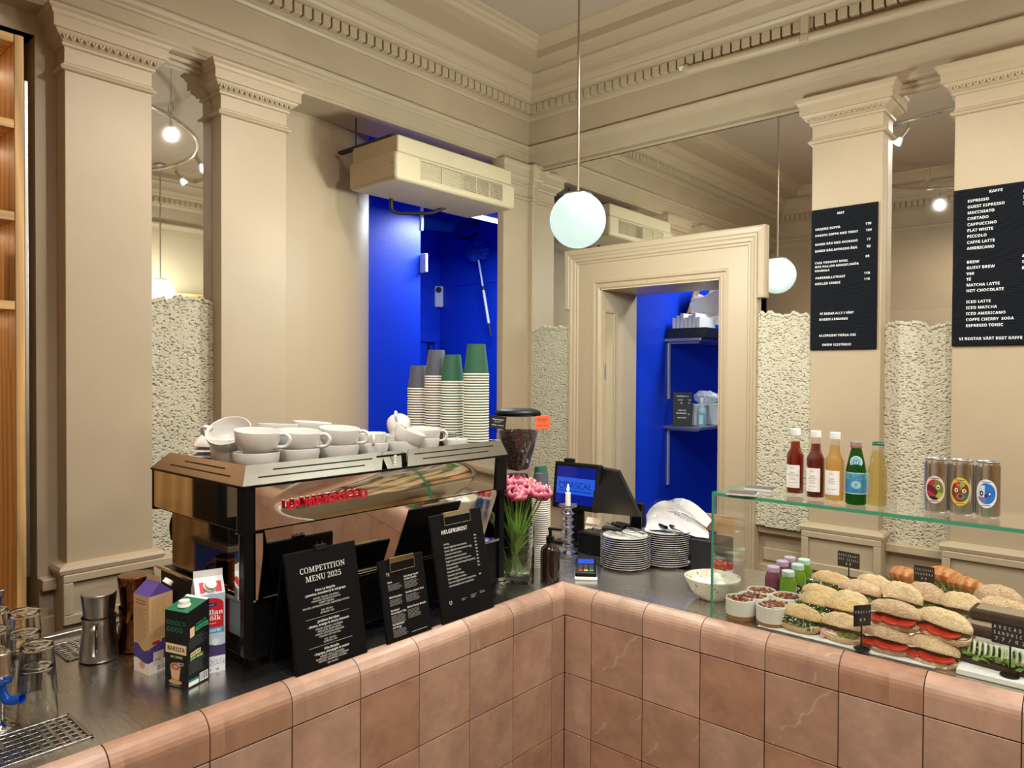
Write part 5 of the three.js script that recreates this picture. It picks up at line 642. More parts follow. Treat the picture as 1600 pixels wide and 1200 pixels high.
can(-.4115, -2.205, '#d9c3c0', c => { c.fillStyle = '#6f7a2c'; c.fillRect(0, 0, 320, 320); blob(c, 70, 70, 90, 60, '#b3283a'); blob(c, 90, 180, 120, 70, '#5a1220', .3); blob(c, 110, 215, 100, 26, '#b3283a', .4); blob(c, 240, 240, 60, 50, '#9bb02c'); blob(c, 210, 130, 26, 26, '#efe6d0'); blob(c, 212, 132, 12, 12, '#1a1410'); blob(c, 120, 262, 90, 24, '#1a1010'); for (let i = 0; i < 50; i++) blob(c, 150 + hsh(i, 1, 3) * 140, 60 + hsh(i, 2, 3) * 120, 3, 3, '#4a5a1c'); }, 'silver can with red and olive abstract sticker');
can(-.354, -2.212, '#d8b743', c => { c.fillStyle = '#7a3218'; c.fillRect(0, 0, 320, 320); c.fillStyle = '#c23a22'; c.beginPath(); c.moveTo(60, 30); c.lineTo(165, 30); c.lineTo(165, 150); c.fill(); c.fillStyle = '#5f9a4a'; c.beginPath(); c.moveTo(165, 30); c.lineTo(270, 30); c.lineTo(165, 150); c.fill(); c.fillStyle = '#1d6a58'; c.fillRect(200, 180, 120, 140); c.fillStyle = '#e07a2c'; c.beginPath(); c.moveTo(40, 210); c.lineTo(150, 300); c.lineTo(60, 310); c.fill(); blob(c, 105, 145, 28, 24, '#efe6d0'); blob(c, 107, 146, 13, 13, '#2a5a48'); blob(c, 220, 150, 30, 22, '#efe6d0'); blob(c, 222, 150, 13, 13, '#2a5a48'); blob(c, 165, 215, 60, 34, '#8c6a50'); blob(c, 165, 210, 26, 18, '#3a1c14'); for (let i = 0; i < 40; i++) blob(c, 90 + hsh(i, 4, 3) * 140, 45 + hsh(i, 5, 3) * 60, 3, 3, '#f0d890'); }, 'silver can with yellow rimmed green and red sticker');
can(-.2965, -2.22, '#dfe4e6', c => { c.fillStyle = '#1c6fc4'; c.fillRect(0, 0, 320, 320); c.fillStyle = '#cfd4de'; c.fillRect(20, 70, 120, 140); c.fillStyle = '#7a6aa8'; c.fillRect(20, 200, 130, 100); blob(c, 90, 160, 30, 30, '#0d1d4a'); blob(c, 92, 160, 12, 12, '#eef2f6'); blob(c, 200, 165, 34, 30, '#123f8a'); blob(c, 208, 162, 13, 13, '#eef2f6'); blob(c, 155, 185, 22, 22, '#0d2a6a'); for (let i = 0; i < 120; i++) blob(c, 150 + hsh(i, 6, 3) * 150, 40 + hsh(i, 7, 3) * 240, 4, 2, '#2f8ae0', hsh(i, 8, 3) * 3); }, 'silver can with white rimmed blue sticker');
// card stacks
for (const [u, v, n, turn, lab] of [[1160, 770, 6, .25, 'stack of grey business cards at the case front'], [1188, 763, 7, .1, 'stack of grey business cards nearer the wall']]) { const P = onY(SH + .006, u, v); const t = thing('business_cards', lab, 'cards', [P.x, SH, P.z], turn, 'business card stacks'); for (let i = 0; i < n; i++) mesh('card', [rbox(.085, .0012, .055, .0004, 1).translate(.002 * (hsh(i, 4, 1) - .5), .0007 + i * .0014, .002 * (hsh(i, 5, 1) - .5))], i === n - 1 ? M.printGrey : M.paperWhite, t); }

// ================================================================ inside the case
const TRAY = TOP + .001;
{ const t = thing('serving_tray', 'white lined serving tray under the filled rolls', 'tray', [-.86, TRAY, -2.107]); mesh('liner', [grid(60, 10, (u, v) => [u * .47, .0025 + .003 * (fbm(u * 30, v * 4, 3) - .3), -v * .5])], M.paperWhite, t); mesh('tray_base', [rb(0, .47, 0, .0022, -.5, 0, .001, 1)], M.steel, t); }
{ const t = thing('white_board', 'white serving board under the avocado sandwich', 'board', [-.345, TRAY, -2.112]); mesh('slab', [rb(0, .42, 0, .016, -.4, 0, .004)], std('#ece8e2', .4), t); }
// small juice flasks
function flask(u, v, liqM, capM, label) { const P = onY(TOP + .0, u, v); const t = thing('juice_flask', label, 'bottle', [P.x, TOP, P.z], faceCam(P.x, P.z), 'small juice flasks in the case'); const R = .027; const fb = mesh('flask_body', [lathe([[0, 0], [R - .003, 0], [R, .004], [R, .04], [R - .0008, .043], [R, .046], [R, .066], [R - .003, .08], [.0185, .09], [.018, .094], [0, .094]], 36)], liqM, t); mesh('cap', [lathe([[.019, .09], [.0205, .091], [.0205, .106], [.019, .108], [0, .108]], 30)], capM, t); mesh('sticker', ovalUV(patch(R + .0004, -.55, .55, .014, .044, true)), labelM(canvasTex(128, 128, c => { c.fillStyle = '#0c0c0c'; c.fillRect(0, 0, 128, 128); c.strokeStyle = '#f0f0f0'; c.lineWidth = 7; c.beginPath(); c.arc(56, 62, 20, 0, PI); c.lineTo(36, 44); c.lineTo(76, 44); c.lineTo(76, 62); c.stroke(); c.beginPath(); c.arc(84, 54, 8, 0, 7); c.stroke(); })), fb); }
{ const pur = phys('#6d3149', .12, { clearcoat: .6 }), gr = phys('#5f8a1e', .12, { clearcoat: .6 }), pc = std('#b59cb4', .4), gc = std('#b9d3c8', .4);
  flask(1222, 924, pur, pc, 'purple smoothie flask behind the other purple one'); flask(1234, 917, pur, pc, 'purple smoothie flask farthest into the case'); flask(1208, 934, pur, pc, 'purple smoothie flask nearest the granola cups'); flask(1256, 921, gr, gc, 'green smoothie flask farthest into the case'); flask(1246, 930, gr, gc, 'green smoothie flask in the middle'); flask(1231, 942, gr, gc, 'green smoothie flask nearest the granola cups'); }
// granola pots
{ const cupG = lathe([[.0405, .0138], [.0415, .0145], [.0415, .055], [.0405, .0575], [.0385, .0575], [.038, .05], [.037, .012], [0, .01]], 40), foot = lathe([[.0, 0], [.037, 0], [.0392, .003], [.0405, .0135], [.0415, .0145]], 40); const clay = std('#9a6a44', .8), gl = phys('#dcd8cc', .25, { clearcoat: .5 }); const nut = new THREE.IcosahedronGeometry(.0042, 0);
  [[1149, 941, 'granola pot at the glass corner'], [1196, 953, 'granola pot nearest the herb roll'], [1176, 932, 'granola pot behind the corner one'], [1213, 945, 'granola pot between the others'], [1229, 933, 'granola pot nearest the green flasks'], [1190, 924, 'granola pot farthest back by the egg bowl']].forEach(([u, v, w], k) => { const P = onY(TOP + .0575, u, v); const t = thing('granola_pot', 'white ' + w, 'pot', [P.x, TOP, P.z], k, 'granola pots in the case'); t.scale.setScalar(1.1); if (P.z > -2.155) t.position.z = -2.155; mesh('pot', [cupG], gl, t); mesh('clay_foot', [foot], clay, t); const gs = []; for (let i = 0; i < 90; i++) { const a = rnd() * 7, r = Math.sqrt(rnd()) * .035; gs.push(nut.clone().scale(rr(.7, 1.4), rr(.4, .9), rr(.7, 1.3)).rotateY(rnd() * 6).translate(r * Math.cos(a), .051 + .006 * (1 - r / .035) + rnd() * .003, r * Math.sin(a))); } mesh('yoghurt', [cyl(.038, .037, .006, 28).translate(0, .044, 0)], std('#5a2a20', .5), t); const m1 = mesh('granola', gs.slice(0, 45), std('#7a3a1e', .6), t), m2 = mesh('granola', gs.slice(45), std('#b07a48', .6), t), m3 = mesh('berries', gs.slice(60, 75).map(g => g.clone().translate(0, .002, 0)), std('#5a1218', .4), t); m1.userData.kind = m2.userData.kind = m3.userData.kind = 'stuff'; }); }
// egg bowl and egg caviar tubes
{ const P = V3(-1.085, TOP, -2.275); const t = thing('egg_bowl', 'speckled stoneware bowl filled with eggs', 'bowl', P.toArray()); const sp = dataTex(256, (u, v) => { const s = vn(u * 90, v * 40, 3) > .86 || vn(u * 60, v * 60, 9) > .9; return s ? [.48, .42, .34] : [.86, .82, .74]; }, true); mesh('bowl', [lathe([[0, .003], [.034, .003], [.036, 0], [.04, 0], [.043, .005], [.07, .028], [.091, .066], [.0935, .074], [.0915, .0755], [.088, .068], [.067, .033], [.04, .011], [0, .009]], 48)], std('#ffffff', .35, { map: sp }), t);
  const eg = new THREE.SphereGeometry(.0215, 24, 18); const q = eg.attributes.position; for (let i = 0; i < q.count; i++) { const y = q.getY(i); q.setY(i, y * (y > 0 ? 1.36 : 1.16)); } eg.computeVertexNormals(); [[-.035, .045, .012, 1.3, .4], [.01, .056, -.02, .4, .8], [.038, .046, .012, 1.4, 2], [.004, .044, .035, 1.5, 1.1], [-.02, .04, -.04, 1.5, 2.6]].forEach(([x, y, z, a, b], i) => { const e = tag(mesh('egg', eg, std('#f4f1ec', .5)), 'white egg in the speckled stoneware bowl', 'egg', 'eggs in the bowl'); e.position.set(P.x + x, TOP + y, P.z + z); e.rotation.set(0, b, a, 'YXZ'); }); }
{ const P = V3(-1.12, TOP, -2.42), g = tag(mesh('glass_tumbler', ribGlass(.043, .036, .062), M.glass), 'short glass holding red capped tubes', 'glass'); g.position.copy(P); [[-.028, 0], [-.01, .016], [.012, -.004], [.02, .018], [.028, -.012], [-.014, -.02], [.006, .03]].forEach(([x, z], i) => { const t = thing('caviar_tube', 'small blue tube with red cap in the short glass', 'tube', [P.x + x, TOP + .009, P.z + z], i, 'red capped tubes'); mesh('tube_body', [lathe([[0, 0], [.008, 0], [.0095, .05], [.0085, .056], [0, .056]], 14)], std('#1c3f8f', .35), t); mesh('collar', [cyl(.0098, .0098, .008, 14).translate(0, .048, 0)], M.white, t); mesh('cap', [lathe([[.0075, .056], [.0082, .058], [.0072, .078], [.0062, .08], [0, .08]], 14)], std('#c01420', .35), t); }); }

// ---------------------------------------------------------------- filled rolls
const crustA = dataTex(256, (u, v) => { const n = fbm(u * 6, v * 6, 4, 4), f = vn(u * 90, v * 60, 7), sp = vn(u * 120, v * 120, 12); let r = .82 + (n - .5) * .22, g = .69 + (n - .5) * .24, b = .51 + (n - .5) * .22; if (f > .55) { r += .08; g += .11; b += .15; } if (sp > .84) { r *= .68; g *= .6; b *= .52; } return [r, g, b]; }, true);
const crustB = dataTex(256, (u, v) => { const n = fbm(u * 7, v * 7, 14, 4), f = vn(u * 70, v * 70, 17), sp = vn(u * 140, v * 110, 22); let r = .76 + (n - .5) * .2, g = .62 + (n - .5) * .2, b = .48 + (n - .5) * .2; if (f > .58) { r += .12; g += .14; b += .15; } if (sp > .8) { r *= .62; g *= .56; b *= .5; } return [r, g, b]; }, true);
M.crust = [std('#ffffff', .8, { map: crustA }), std('#ffffff', .82, { map: crustB }), std('#f2ead8', .78, { map: crustA })];
M.crumb = std('#ecdcb8', .85); M.tomato = phys('#b82c14', .25, { clearcoat: .4 }); M.ham = std('#d79aa4', .45); M.cheese = std('#e6cf86', .5); M.herb = [std('#2f5c22', .55), std('#47782f', .55), std('#1f4418', .55)]; M.feta = std('#eef0ea', .7); M.lettuce = std('#6d8a35', .5, { side: THREE.DoubleSide });
function bunHalf(lx, lz, h, s, top) { // a rounded half loaf, flat below when top
  const g = new THREE.SphereGeometry(1, 36, 18, 0, PI * 2, 0, PI / 2 + .28); const p = g.attributes.position; for (let i = 0; i < p.count; i++) { let X = p.getX(i), Y = p.getY(i), Z = p.getZ(i); const r = Math.hypot(X, Z); const k = Math.pow(r, .82) / (r || 1); X *= k; Z *= k; const n = fbm(X * 2.4 + s, Z * 2.4 + Y, s | 0, 3) - .5, n2 = fbm(X * 9 + s, Z * 9 + Y * 5, 5, 2) - .5; let y = Math.max(Y, -.16) * h * (1 + .35 * n); const sc = Math.exp(-((Z - .15 * Math.sin(X * 2 + s)) ** 2) / .02) * (Math.abs(X) < .7 ? 1 : 0); if (top) y -= sc * h * .13; p.setXYZ(i, X * lx * .5 * (1 + .1 * n) + n2 * .002, (top ? y : -y * .85) + n2 * .0025, Z * lz * .5 * (1 + .12 * n) + n2 * .002); } g.computeVertexNormals(); return g; }
function flipIf(g) { const i = g.index; for (let k = 0; k < i.count; k += 3) { const a = i.getX(k); i.setX(k, i.getX(k + 2)); i.setX(k + 2, a); } g.computeVertexNormals(); return g; }
const leafG = new THREE.TetrahedronGeometry(.004, 0);
function roll(u, v, y, fill, lab, o = {}) { // u, v: middle of the front face in the photo, at height y
  const P = onY(y, u, v); if (o.z) P.copy(onZ(o.z, u, v)); const lx = o.l || .128, lz = o.w || .088, hb = .031, gap = .021; const t = thing('filled_roll', lab, 'sandwich', [P.x, P.y - .008 - hb, P.z - lz * .38], (o.turn || 0) - .06); t.rotation.order = 'YXZ'; t.rotation.z = o.roll || 0; t.rotation.x = o.pitch || 0; const s = u * .37; const cm = M.crust[o.c ?? (u % 3)];
  mesh('bun_bottom', flipIf(bunHalf(lx * 1.02, lz * 1.06, hb, s, false)).translate(0, hb, .004), cm, t);
  const top = mesh('bun_top', bunHalf(lx * 1.0, lz, o.h || .034, s + 5, true), cm, t); top.position.set(0, hb + gap, -.006); top.rotation.x = -.26 + (o.open || 0);
  mesh('crumb', [new THREE.SphereGeometry(1, 24, 8).scale(lx * .46, .004, lz * .46).translate(0, hb + .002, 0)], M.crumb, t);
  const fz = lz * .4;
  if (fill === 'tomato') { for (const [x, zz, r] of [[-.028, .3, .1], [.006, .34, -.12], [.034, .28, .06]]) { const m = mesh('tomato_slice', [lathe([[0, 0], [.026, 0], [.0285, .002], [.0285, .006], [.026, .008], [0, .008]], 26)], M.tomato, t); m.position.set(x, hb + .003 + .003 * (x > 0), lz * zz - .004); m.rotation.set(.1, 0, r); } mesh('salami', [grid(20, 3, (a, b) => [(a - .5) * lx * .86, hb + .0025 + .003 * Math.sin(a * 22), (b - .5) * .01 + fz - .006])], std('#7e2a28', .5, { side: THREE.DoubleSide }), t); if (o.butter) mesh('cheese', [grid(20, 3, (a, b) => [(a - .5) * lx * .8, hb + .0005 - b * .008 + .002 * Math.sin(a * 17), fz + b * .004])], std('#e8dfa8', .5, { side: THREE.DoubleSide }), t); }
  if (fill === 'ham') { mesh('ham', [grid(30, 8, (a, b) => [(a - .55) * lx * .72, hb + .007 - b * b * .02 + .003 * Math.sin(a * 26 + b * 3), fz - .012 + b * .016 + .003 * Math.sin(a * 19)])], std('#d79aa4', .45, { side: THREE.DoubleSide }), t); mesh('pickle', [0, 1, 2].map(i => cyl(.011, .011, .003, 14).rotateX(.5).translate(.006 + i * .016, hb + .007, fz - .006)), std('#6f7a2e', .4), t); }
  if (fill === 'cheese') mesh('cheese', [grid(24, 4, (a, b) => [(a - .5) * lx * .9, hb + .008 - b * .008 + .003 * Math.sin(a * 14 + s), fz - .012 + b * .012])], std('#dcc98a', .5, { side: THREE.DoubleSide }), t);
  if (fill === 'herb') { const gs = [[], [], []], ft = []; for (let i = 0; i < 260; i++) { const a = rr(-.44, .44), d = rr(0, 1.15), g = leafG.clone().scale(rr(.6, 1.5), rr(.3, .9), rr(.6, 1.5)).rotateX(rnd() * 6).rotateY(rnd() * 6).translate(a * lx, hb + .002 + d * gap * 1.0 - (d < .25 ? .004 : 0), fz - .004 + rr(-.008, .016) * (1 - 2 * Math.abs(a) * .6)); (i % 6 === 0 ? ft : gs[i % 3]).push(g); } gs.forEach((g, i) => { const m = mesh('herbs', g, M.herb[i], t); m.userData.kind = 'stuff'; }); const f = mesh('white_cheese', ft, M.feta, t); f.userData.kind = 'stuff'; }
  return t; }
const FZr = -2.135;
roll(1244, 974, 0, 'herb', 'herb filled roll at the front beside granola pots', { z: FZr, turn: -.1, c: 2 });
roll(1312, 990, 0, 'ham', 'roll with pink ham and pickles at the front', { z: FZr, turn: -.05, c: 0 });
roll(1381, 1008, 0, 'tomato', 'floury tomato roll in front row beside the FRALLA sign', { z: FZr, turn: -.12, c: 1 });
roll(1453, 1027, 0, 'tomato', 'tomato and cheese roll at the corner of the white board', { z: FZr, turn: -.18, c: 0, butter: 1 });
roll(1272, 954, .948, 'herb', 'herb roll directly behind the front herb roll', { turn: -.12, c: 2, l: .12 });
roll(1316, 963, .955, 'cheese', 'cheese roll behind the ham roll', { turn: .05, c: 2, l: .13 });
roll(1394, 969, .987, 'tomato', 'large tomato roll on top behind the FRALLA sign', { turn: -.12, c: 1, l: .14, pitch: .06 });
roll(1470, 985, .985, 'tomato', 'large seeded tomato roll lying across the upper row', { turn: -.42, c: 0, l: .15, roll: -.05, pitch: .08 });
roll(1276, 939, .95, 'herb', 'thin herb roll between the two rear herb rolls', { turn: -.1, c: 2, l: .12, h: .03 });
roll(1293, 919, .962, 'herb', 'big golden herb roll beside the green flasks', { turn: -.2, c: 2, l: .14 });
roll(1338, 934, .965, 'ham', 'ham roll behind the cheese roll', { turn: -.1, c: 1, l: .135 });
roll(1322, 952, .968, 'cheese', 'short cheese roll left of the FRALLA sign', { turn: .2, c: 0, l: .1 });
roll(1362, 925, .958, 'cheese', 'cheese roll below the first croissant', { turn: -.3, c: 0, l: .13 });
roll(1402, 944, .972, '', 'plain seeded roll behind the large tomato roll', { turn: -.35, c: 0, l: .13, h: .045 });
roll(1441, 945, .972, 'ham', 'pale scored roll between croissants and tomato rolls', { turn: -.3, c: 1, l: .12, h: .045 });
roll(1499, 960, .978, '', 'golden scored roll below the rear croissant', { turn: -.15, c: 0, l: .115, h: .042 });
roll(1557, 950, .985, 'cheese', 'floury round roll with cheese behind the rye bread', { turn: -.05, c: 1, l: .13, h: .045 });
roll(1566, 966, .985, 'cheese', 'floury roll leaning on the rye bread', { turn: .05, c: 1, l: .13, h: .035 });
// croissants
const croTex = dataTex(256, (u, v) => { const s = Math.sin(u * PI * 2 * 6 + Math.sin(v * 7) * .8) * .6, n = fbm(u * 20, v * 6, 6, 3); const k = .5 + .5 * s; return [.62 + .24 * k + (n - .5) * .15, .36 + .24 * k + (n - .5) * .15, .16 + .16 * k + (n - .5) * .1]; }, true); M.crois = std('#ffffff', .45, { map: croTex });
function croissant(u, v, y, lab, turn, s = 1) { const P = onY(y, u, v), t = thing('croissant', lab, 'croissant', [P.x, P.y - .03, P.z], turn); const half = (up) => { const g = grid(54, 16, (a, b) => { const k = (a - .5) * 2, R = .04 * s * Math.pow(Math.max(0, 1 - Math.abs(k) ** 2.2), .7) * (1 + .12 * Math.abs(Math.sin(a * PI * 6))), th = b * PI * 2; const cx = k * .062 * s, cz = -.03 * k * k * s; return [cx, R * Math.sin(th) * .85, cz + R * Math.cos(th)]; }); return g; }; const lo = mesh('lower_half', half().scale(1, .62, 1).translate(0, .022, 0), M.crois, t), hi = mesh('upper_half', half().scale(.98, .8, .95), M.crois, t); hi.position.set(0, .062, -.014); hi.rotation.x = -.3; const gs = [[], [], []]; for (let i = 0; i < 110; i++) gs[i % 3].push(leafG.clone().scale(rr(.7, 1.4), rr(.4, .9), rr(.7, 1.4)).rotateX(rnd() * 6).rotateY(rnd() * 6).translate(rr(-.042, .042) * s, .04 + rr(-.004, .018), .033 * s + rr(-.008, .01))); gs.forEach((g, i) => { const m = mesh('herbs', g, M.herb[i], t); m.userData.kind = 'stuff'; }); mesh('cheese', [grid(20, 3, (a, b) => [(a - .5) * .12 * s, .04 - b * .01, .026 * s + b * .012])], std('#ecd887', .5, { side: THREE.DoubleSide }), t); return t; }
croissant(1408, 916, .965, 'pale egg croissant topped with herbs beside first sign', -.35, 1.05); croissant(1470, 917, .97, 'brown croissant half hidden behind the second sign', -.3, 1.1); croissant(1503, 932, .965, 'brown croissant with herbs and ham behind rolls', -.2, 1.05);
// rye bread stack and avocado sandwiches in paper
{ const rye = std('#3a2416', .85, { bumpMap: paintBump, bumpScale: .004 }); const slice = (x, y, z, a, lab) => { const t = thing('rye_bread', lab, 'bread', [x, y, z], a); mesh('loaf', [rb(-.075, .075, 0, .03, -.04, .04, .01, 3)], rye, t); mesh('flour', [grid(10, 5, (u, v) => [(u - .5) * .12, .0305, (v - .5) * .06])], std('#8f7a64', .9), t); };
  slice(-.285, TRAY + .072, -2.255, -.12, 'dark rye sandwich bread on the avocado sandwich'); slice(-.265, TRAY + .103, -2.30, -.05, 'dark rye bread slab on top of the stack');
  const sand = (x, z, a, lab, front) => { const t = thing('avocado_sandwich', lab, 'sandwich', [x, TRAY + .017, z], a); mesh('rye_base', [rb(-.07, .07, 0, .014, -.045, .045, .006)], rye, t); const gs = []; for (let i = 0; i < 70; i++) gs.push(grid(2, 2, (u, v) => [(u - .5) * .022, .003 * Math.sin(u * 3), (v - .5) * .014]).rotateX(rnd() * 2 - 1).rotateZ(rnd() * 2 - 1).rotateY(rnd() * 6).translate(rr(-.066, .066), rr(.014, .03), rr(-.03, .046))); const lm = mesh('lettuce', gs, M.lettuce, t); lm.userData.kind = 'stuff'; for (let i = 0; i < 8; i++) mesh('avocado_slice', [new THREE.TorusGeometry(.026, .0055, 8, 18, PI).scale(1, .8, .6).rotateY(PI / 2 + .4).rotateZ(-.2).translate(-.05 + i * .0125, .026, .008)], std(i % 2 ? '#d9dcc4' : '#c8d0a0', .5), t); };
  sand(-.285, -2.205, -.15, 'open avocado sandwich with sliced topping on white board'); sand(-.205, -2.195, -.15, 'second avocado sandwich wrapped in brown paper');
  const pp = thing('brown_paper', 'folded brown wrapping paper around the avocado sandwich', 'paper', [-.25, TRAY + .017, -2.16]); mesh('sheet', [grid(24, 12, (u, v) => [-.085 + u * .2, .002 + .055 * v * (u ** 1.5) + .004 * fbm(u * 6, v * 6, 3), -.05 + v * .04 * (1 - u * .3) + .03 * (1 - v)])], std('#c49a63', .8, { side: THREE.DoubleSide }), pp); }
// price signs on stands
function sign(x, yc, z, w, h, turn, texts, lab, baseY = TOP, fs = 40) { const t = thing('price_sign', lab, 'sign', [x, baseY, z], turn); mesh('foot', [lathe([[0, 0], [.02, 0], [.021, .002], [.004, .005], [0, .005]], 24)], M.blackPlastic, t); mesh('post', [cyl(.0022, .0022, yc - baseY - .004, 10).translate(0, .003, -.002)], M.blackPlastic, t); const pn = mesh('panel', [rbox(w, h, .003, .001, 1).translate(0, yc - baseY, .001)], M.blackSatin, t); const y = yc - baseY; mesh('print', quadGeo([[V3(-w / 2 + .001, y - h / 2 + .001, .0028), V3(w / 2 - .001, y - h / 2 + .001, .0028), V3(w / 2 - .001, y + h / 2 - .001, .0028), V3(-w / 2 + .001, y + h / 2 - .001, .0028)]]), std('#ffffff', .6, { map: canvasTex(320, Math.round(320 * h / w), (c, W2, H2) => { c.fillStyle = '#101012'; c.fillRect(0, 0, W2, H2); texts.forEach((s, i) => ct(c, s.split('').join(' '), 160, H2 * (i + .8) / (texts.length + .6), fs, { a: 'center', f: 'monospace', mw: 290, c: '#ddd9d2' })); }) }), pn); }
sign(-.738, 1.033, -2.58, .073, .052, -.12, ['CROISSANT', 'OST SKINKA', '69'], 'black CROISSANT OST SKINKA price sign', TOP, 44);
sign(-.50, 1.042, -2.52, .056, .05, .05, ['CROISSANT', 'ÄGGRÖRA', '69'], 'black CROISSANT ÄGGRÖRA price sign', TOP, 50);
sign(-.568, 1.0, -2.112, .054, .058, .95, ['FRALLA', '65'], 'black FRALLA price sign among the rolls', TRAY + .006, 62);
sign(-.235, 1.02, -2.14, .078, .055, -.12, ['AVOCADO', 'SANDWICH', '77/92'], 'black AVOCADO SANDWICH price sign', TRAY + .017, 50);

// ================================================================ wall boards
M.grooved = std('#16171c', .7);
const grooveBump = dataTex(4, () => [1, 1, 1]); 
function letterBoard(name, label, x0, x1, y0, y1, z, rows) { const t = thing(name, label, 'letter board', [x0, y0, z]); const w = x1 - x0, h = y1 - y0; const W2 = 1024, H2 = Math.round(1024 * h / w);
  const bo = mesh('board', [rb(0, w, 0, h, 0, .011, .002, 1)], M.blackPlastic, t);
  const n = Math.round(h / .0062), q = []; for (let i = 0; i < n; i++) { const ya = .004 + (h - .008) * i / n, yb = .004 + (h - .008) * (i + .62) / n, yc = .004 + (h - .008) * (i + 1) / n, U = (yy) => (yy) / h; q.push([V3(.004, ya, .0145), V3(w - .004, ya, .0145), V3(w - .004, yb, .0145), V3(.004, yb, .0145), [[.004 / w, U(ya)], [1 - .004 / w, U(ya)], [1 - .004 / w, U(yb)], [.004 / w, U(yb)]]], [V3(.004, yb, .0145), V3(w - .004, yb, .0145), V3(w - .004, yc, .0118), V3(.004, yc, .0118), [[.004 / w, U(yb)], [1 - .004 / w, U(yb)], [1 - .004 / w, U(yc)], [.004 / w, U(yc)]]]); }
  mesh('grooved_face', quadGeo(q), phys('#ffffff', .7, { specularIntensity: .25, map: canvasTex(820, Math.round(H2 * 820 / 1024), c => { c.scale(820 / 1024, 820 / 1024); c.fillStyle = '#14161c'; c.fillRect(0, 0, W2, H2); rows.forEach(([s, px, py, size, a]) => ct(c, s, px, py * H2, size || 34, { a: a || 'left', c: '#f2f2f0', w: 'bold', f: 'sans-serif' })); }) }), bo);
  for (const [sx, sy] of [[.012, .015], [w - .012, .015], [.012, h - .015], [w - .012, h - .015]]) mesh('screw', [cyl(.003, .003, .003, 10).rotateX(PI / 2).translate(sx, sy, .0145)], M.dark, bo); return t; }
{ const a = onZ(-W, 1267.5, 330), b = onZ(-W, 1372.5, 545), x0 = -1.2165, x1 = -.918, y1 = a.y, y0 = onZ(-W, 1267, 547).y;
  const F = 54; letterBoard('letter_board', 'tall black MAT letter board with white food menu', x0, x1, y0, y1, -W + .0005, [['MAT', 470, .045, F, 'center'], ['DAGENS SOPPA', 70, .142, F], ['110', 930, .142, F, 'right'], ['DAGENS SOPPA MED TOAST', 70, .187, F - 3], ['159', 940, .187, F, 'right'], ['DANSK RÅG MED AVOKADO', 70, .25, F - 3], ['77', 925, .25, F, 'right'], ['DANSK RÅG AVOKADO ÄGG', 70, .297, F - 3], ['92', 925, .297, F, 'right'], ['CHIA YOGHURT BOWL', 70, .382, F - 4], ['95', 910, .365, F, 'right'], ['MED HALLON MANDELSMÖR', 70, .41, F - 4], ['GRANOLA', 70, .438, F - 4], ['PORTABELLOTOAST', 80, .49, F - 3], ['110', 920, .48, F, 'right'], ['GRILLED CHEESE', 76, .53, F - 3], ['110', 920, .52, F, 'right'], ['VI BAKAR ALLT I VÅRT', 160, .745, F - 3], ['BAGERI I ENSKEDE', 150, .785, F - 3], ['ALLERGIER? FRÅGA OSS', 150, .915 - .015, F - 3], ['SWISH 1232780633', 200, .965, F - 3]]); }
{ const y1 = onZ(-W, 1492, 299).y, y0 = onZ(-W, 1490, 541).y; const F = 54, rows = [['KAFFE', 420, .035, F]]; ['ESPRESSO', 'GUEST ESPRESSO', 'MACCHIATO', 'CORTADO', 'CAPPUCCINO', 'FLAT WHITE', 'PICCOLO', 'CAFFE LATTE', 'AMERICANO'].forEach((s, i) => { rows.push([s, 170, .08 + i * .036 + i * .0015, F]); }); [30, 32, 36].forEach((s, i) => rows.push([String(s), 800, .08 + i * .0375 - .02, F]));
  [['BREW', 44], ['GUEST BREW', 50], ['V60', 80], ['TÉ', ''], ['MATCHA LATTE', ''], ['HOT CHOCOLATE', '']].forEach(([s, p], i) => { rows.push([s, 170, .468 + i * .0365, F]); rows.push([String(p), 800, .468 + i * .0365 - .012, F]); }); ['ICED LATTE', 'ICED MATCHA', 'ICED AMERICANO', 'COFFE CHERRY  SODA', 'ESPRESSO TONIC'].forEach((s, i) => rows.push([s, 170, .72 + i * .038, F])); rows.push(['VI ROSTAR VÅRT EGET KAFFE', 90, .955, F]);
  letterBoard('letter_board', 'black KAFFE letter board with white coffee menu', -.6195, -.305, y0, y1, -W + .0005, rows); }

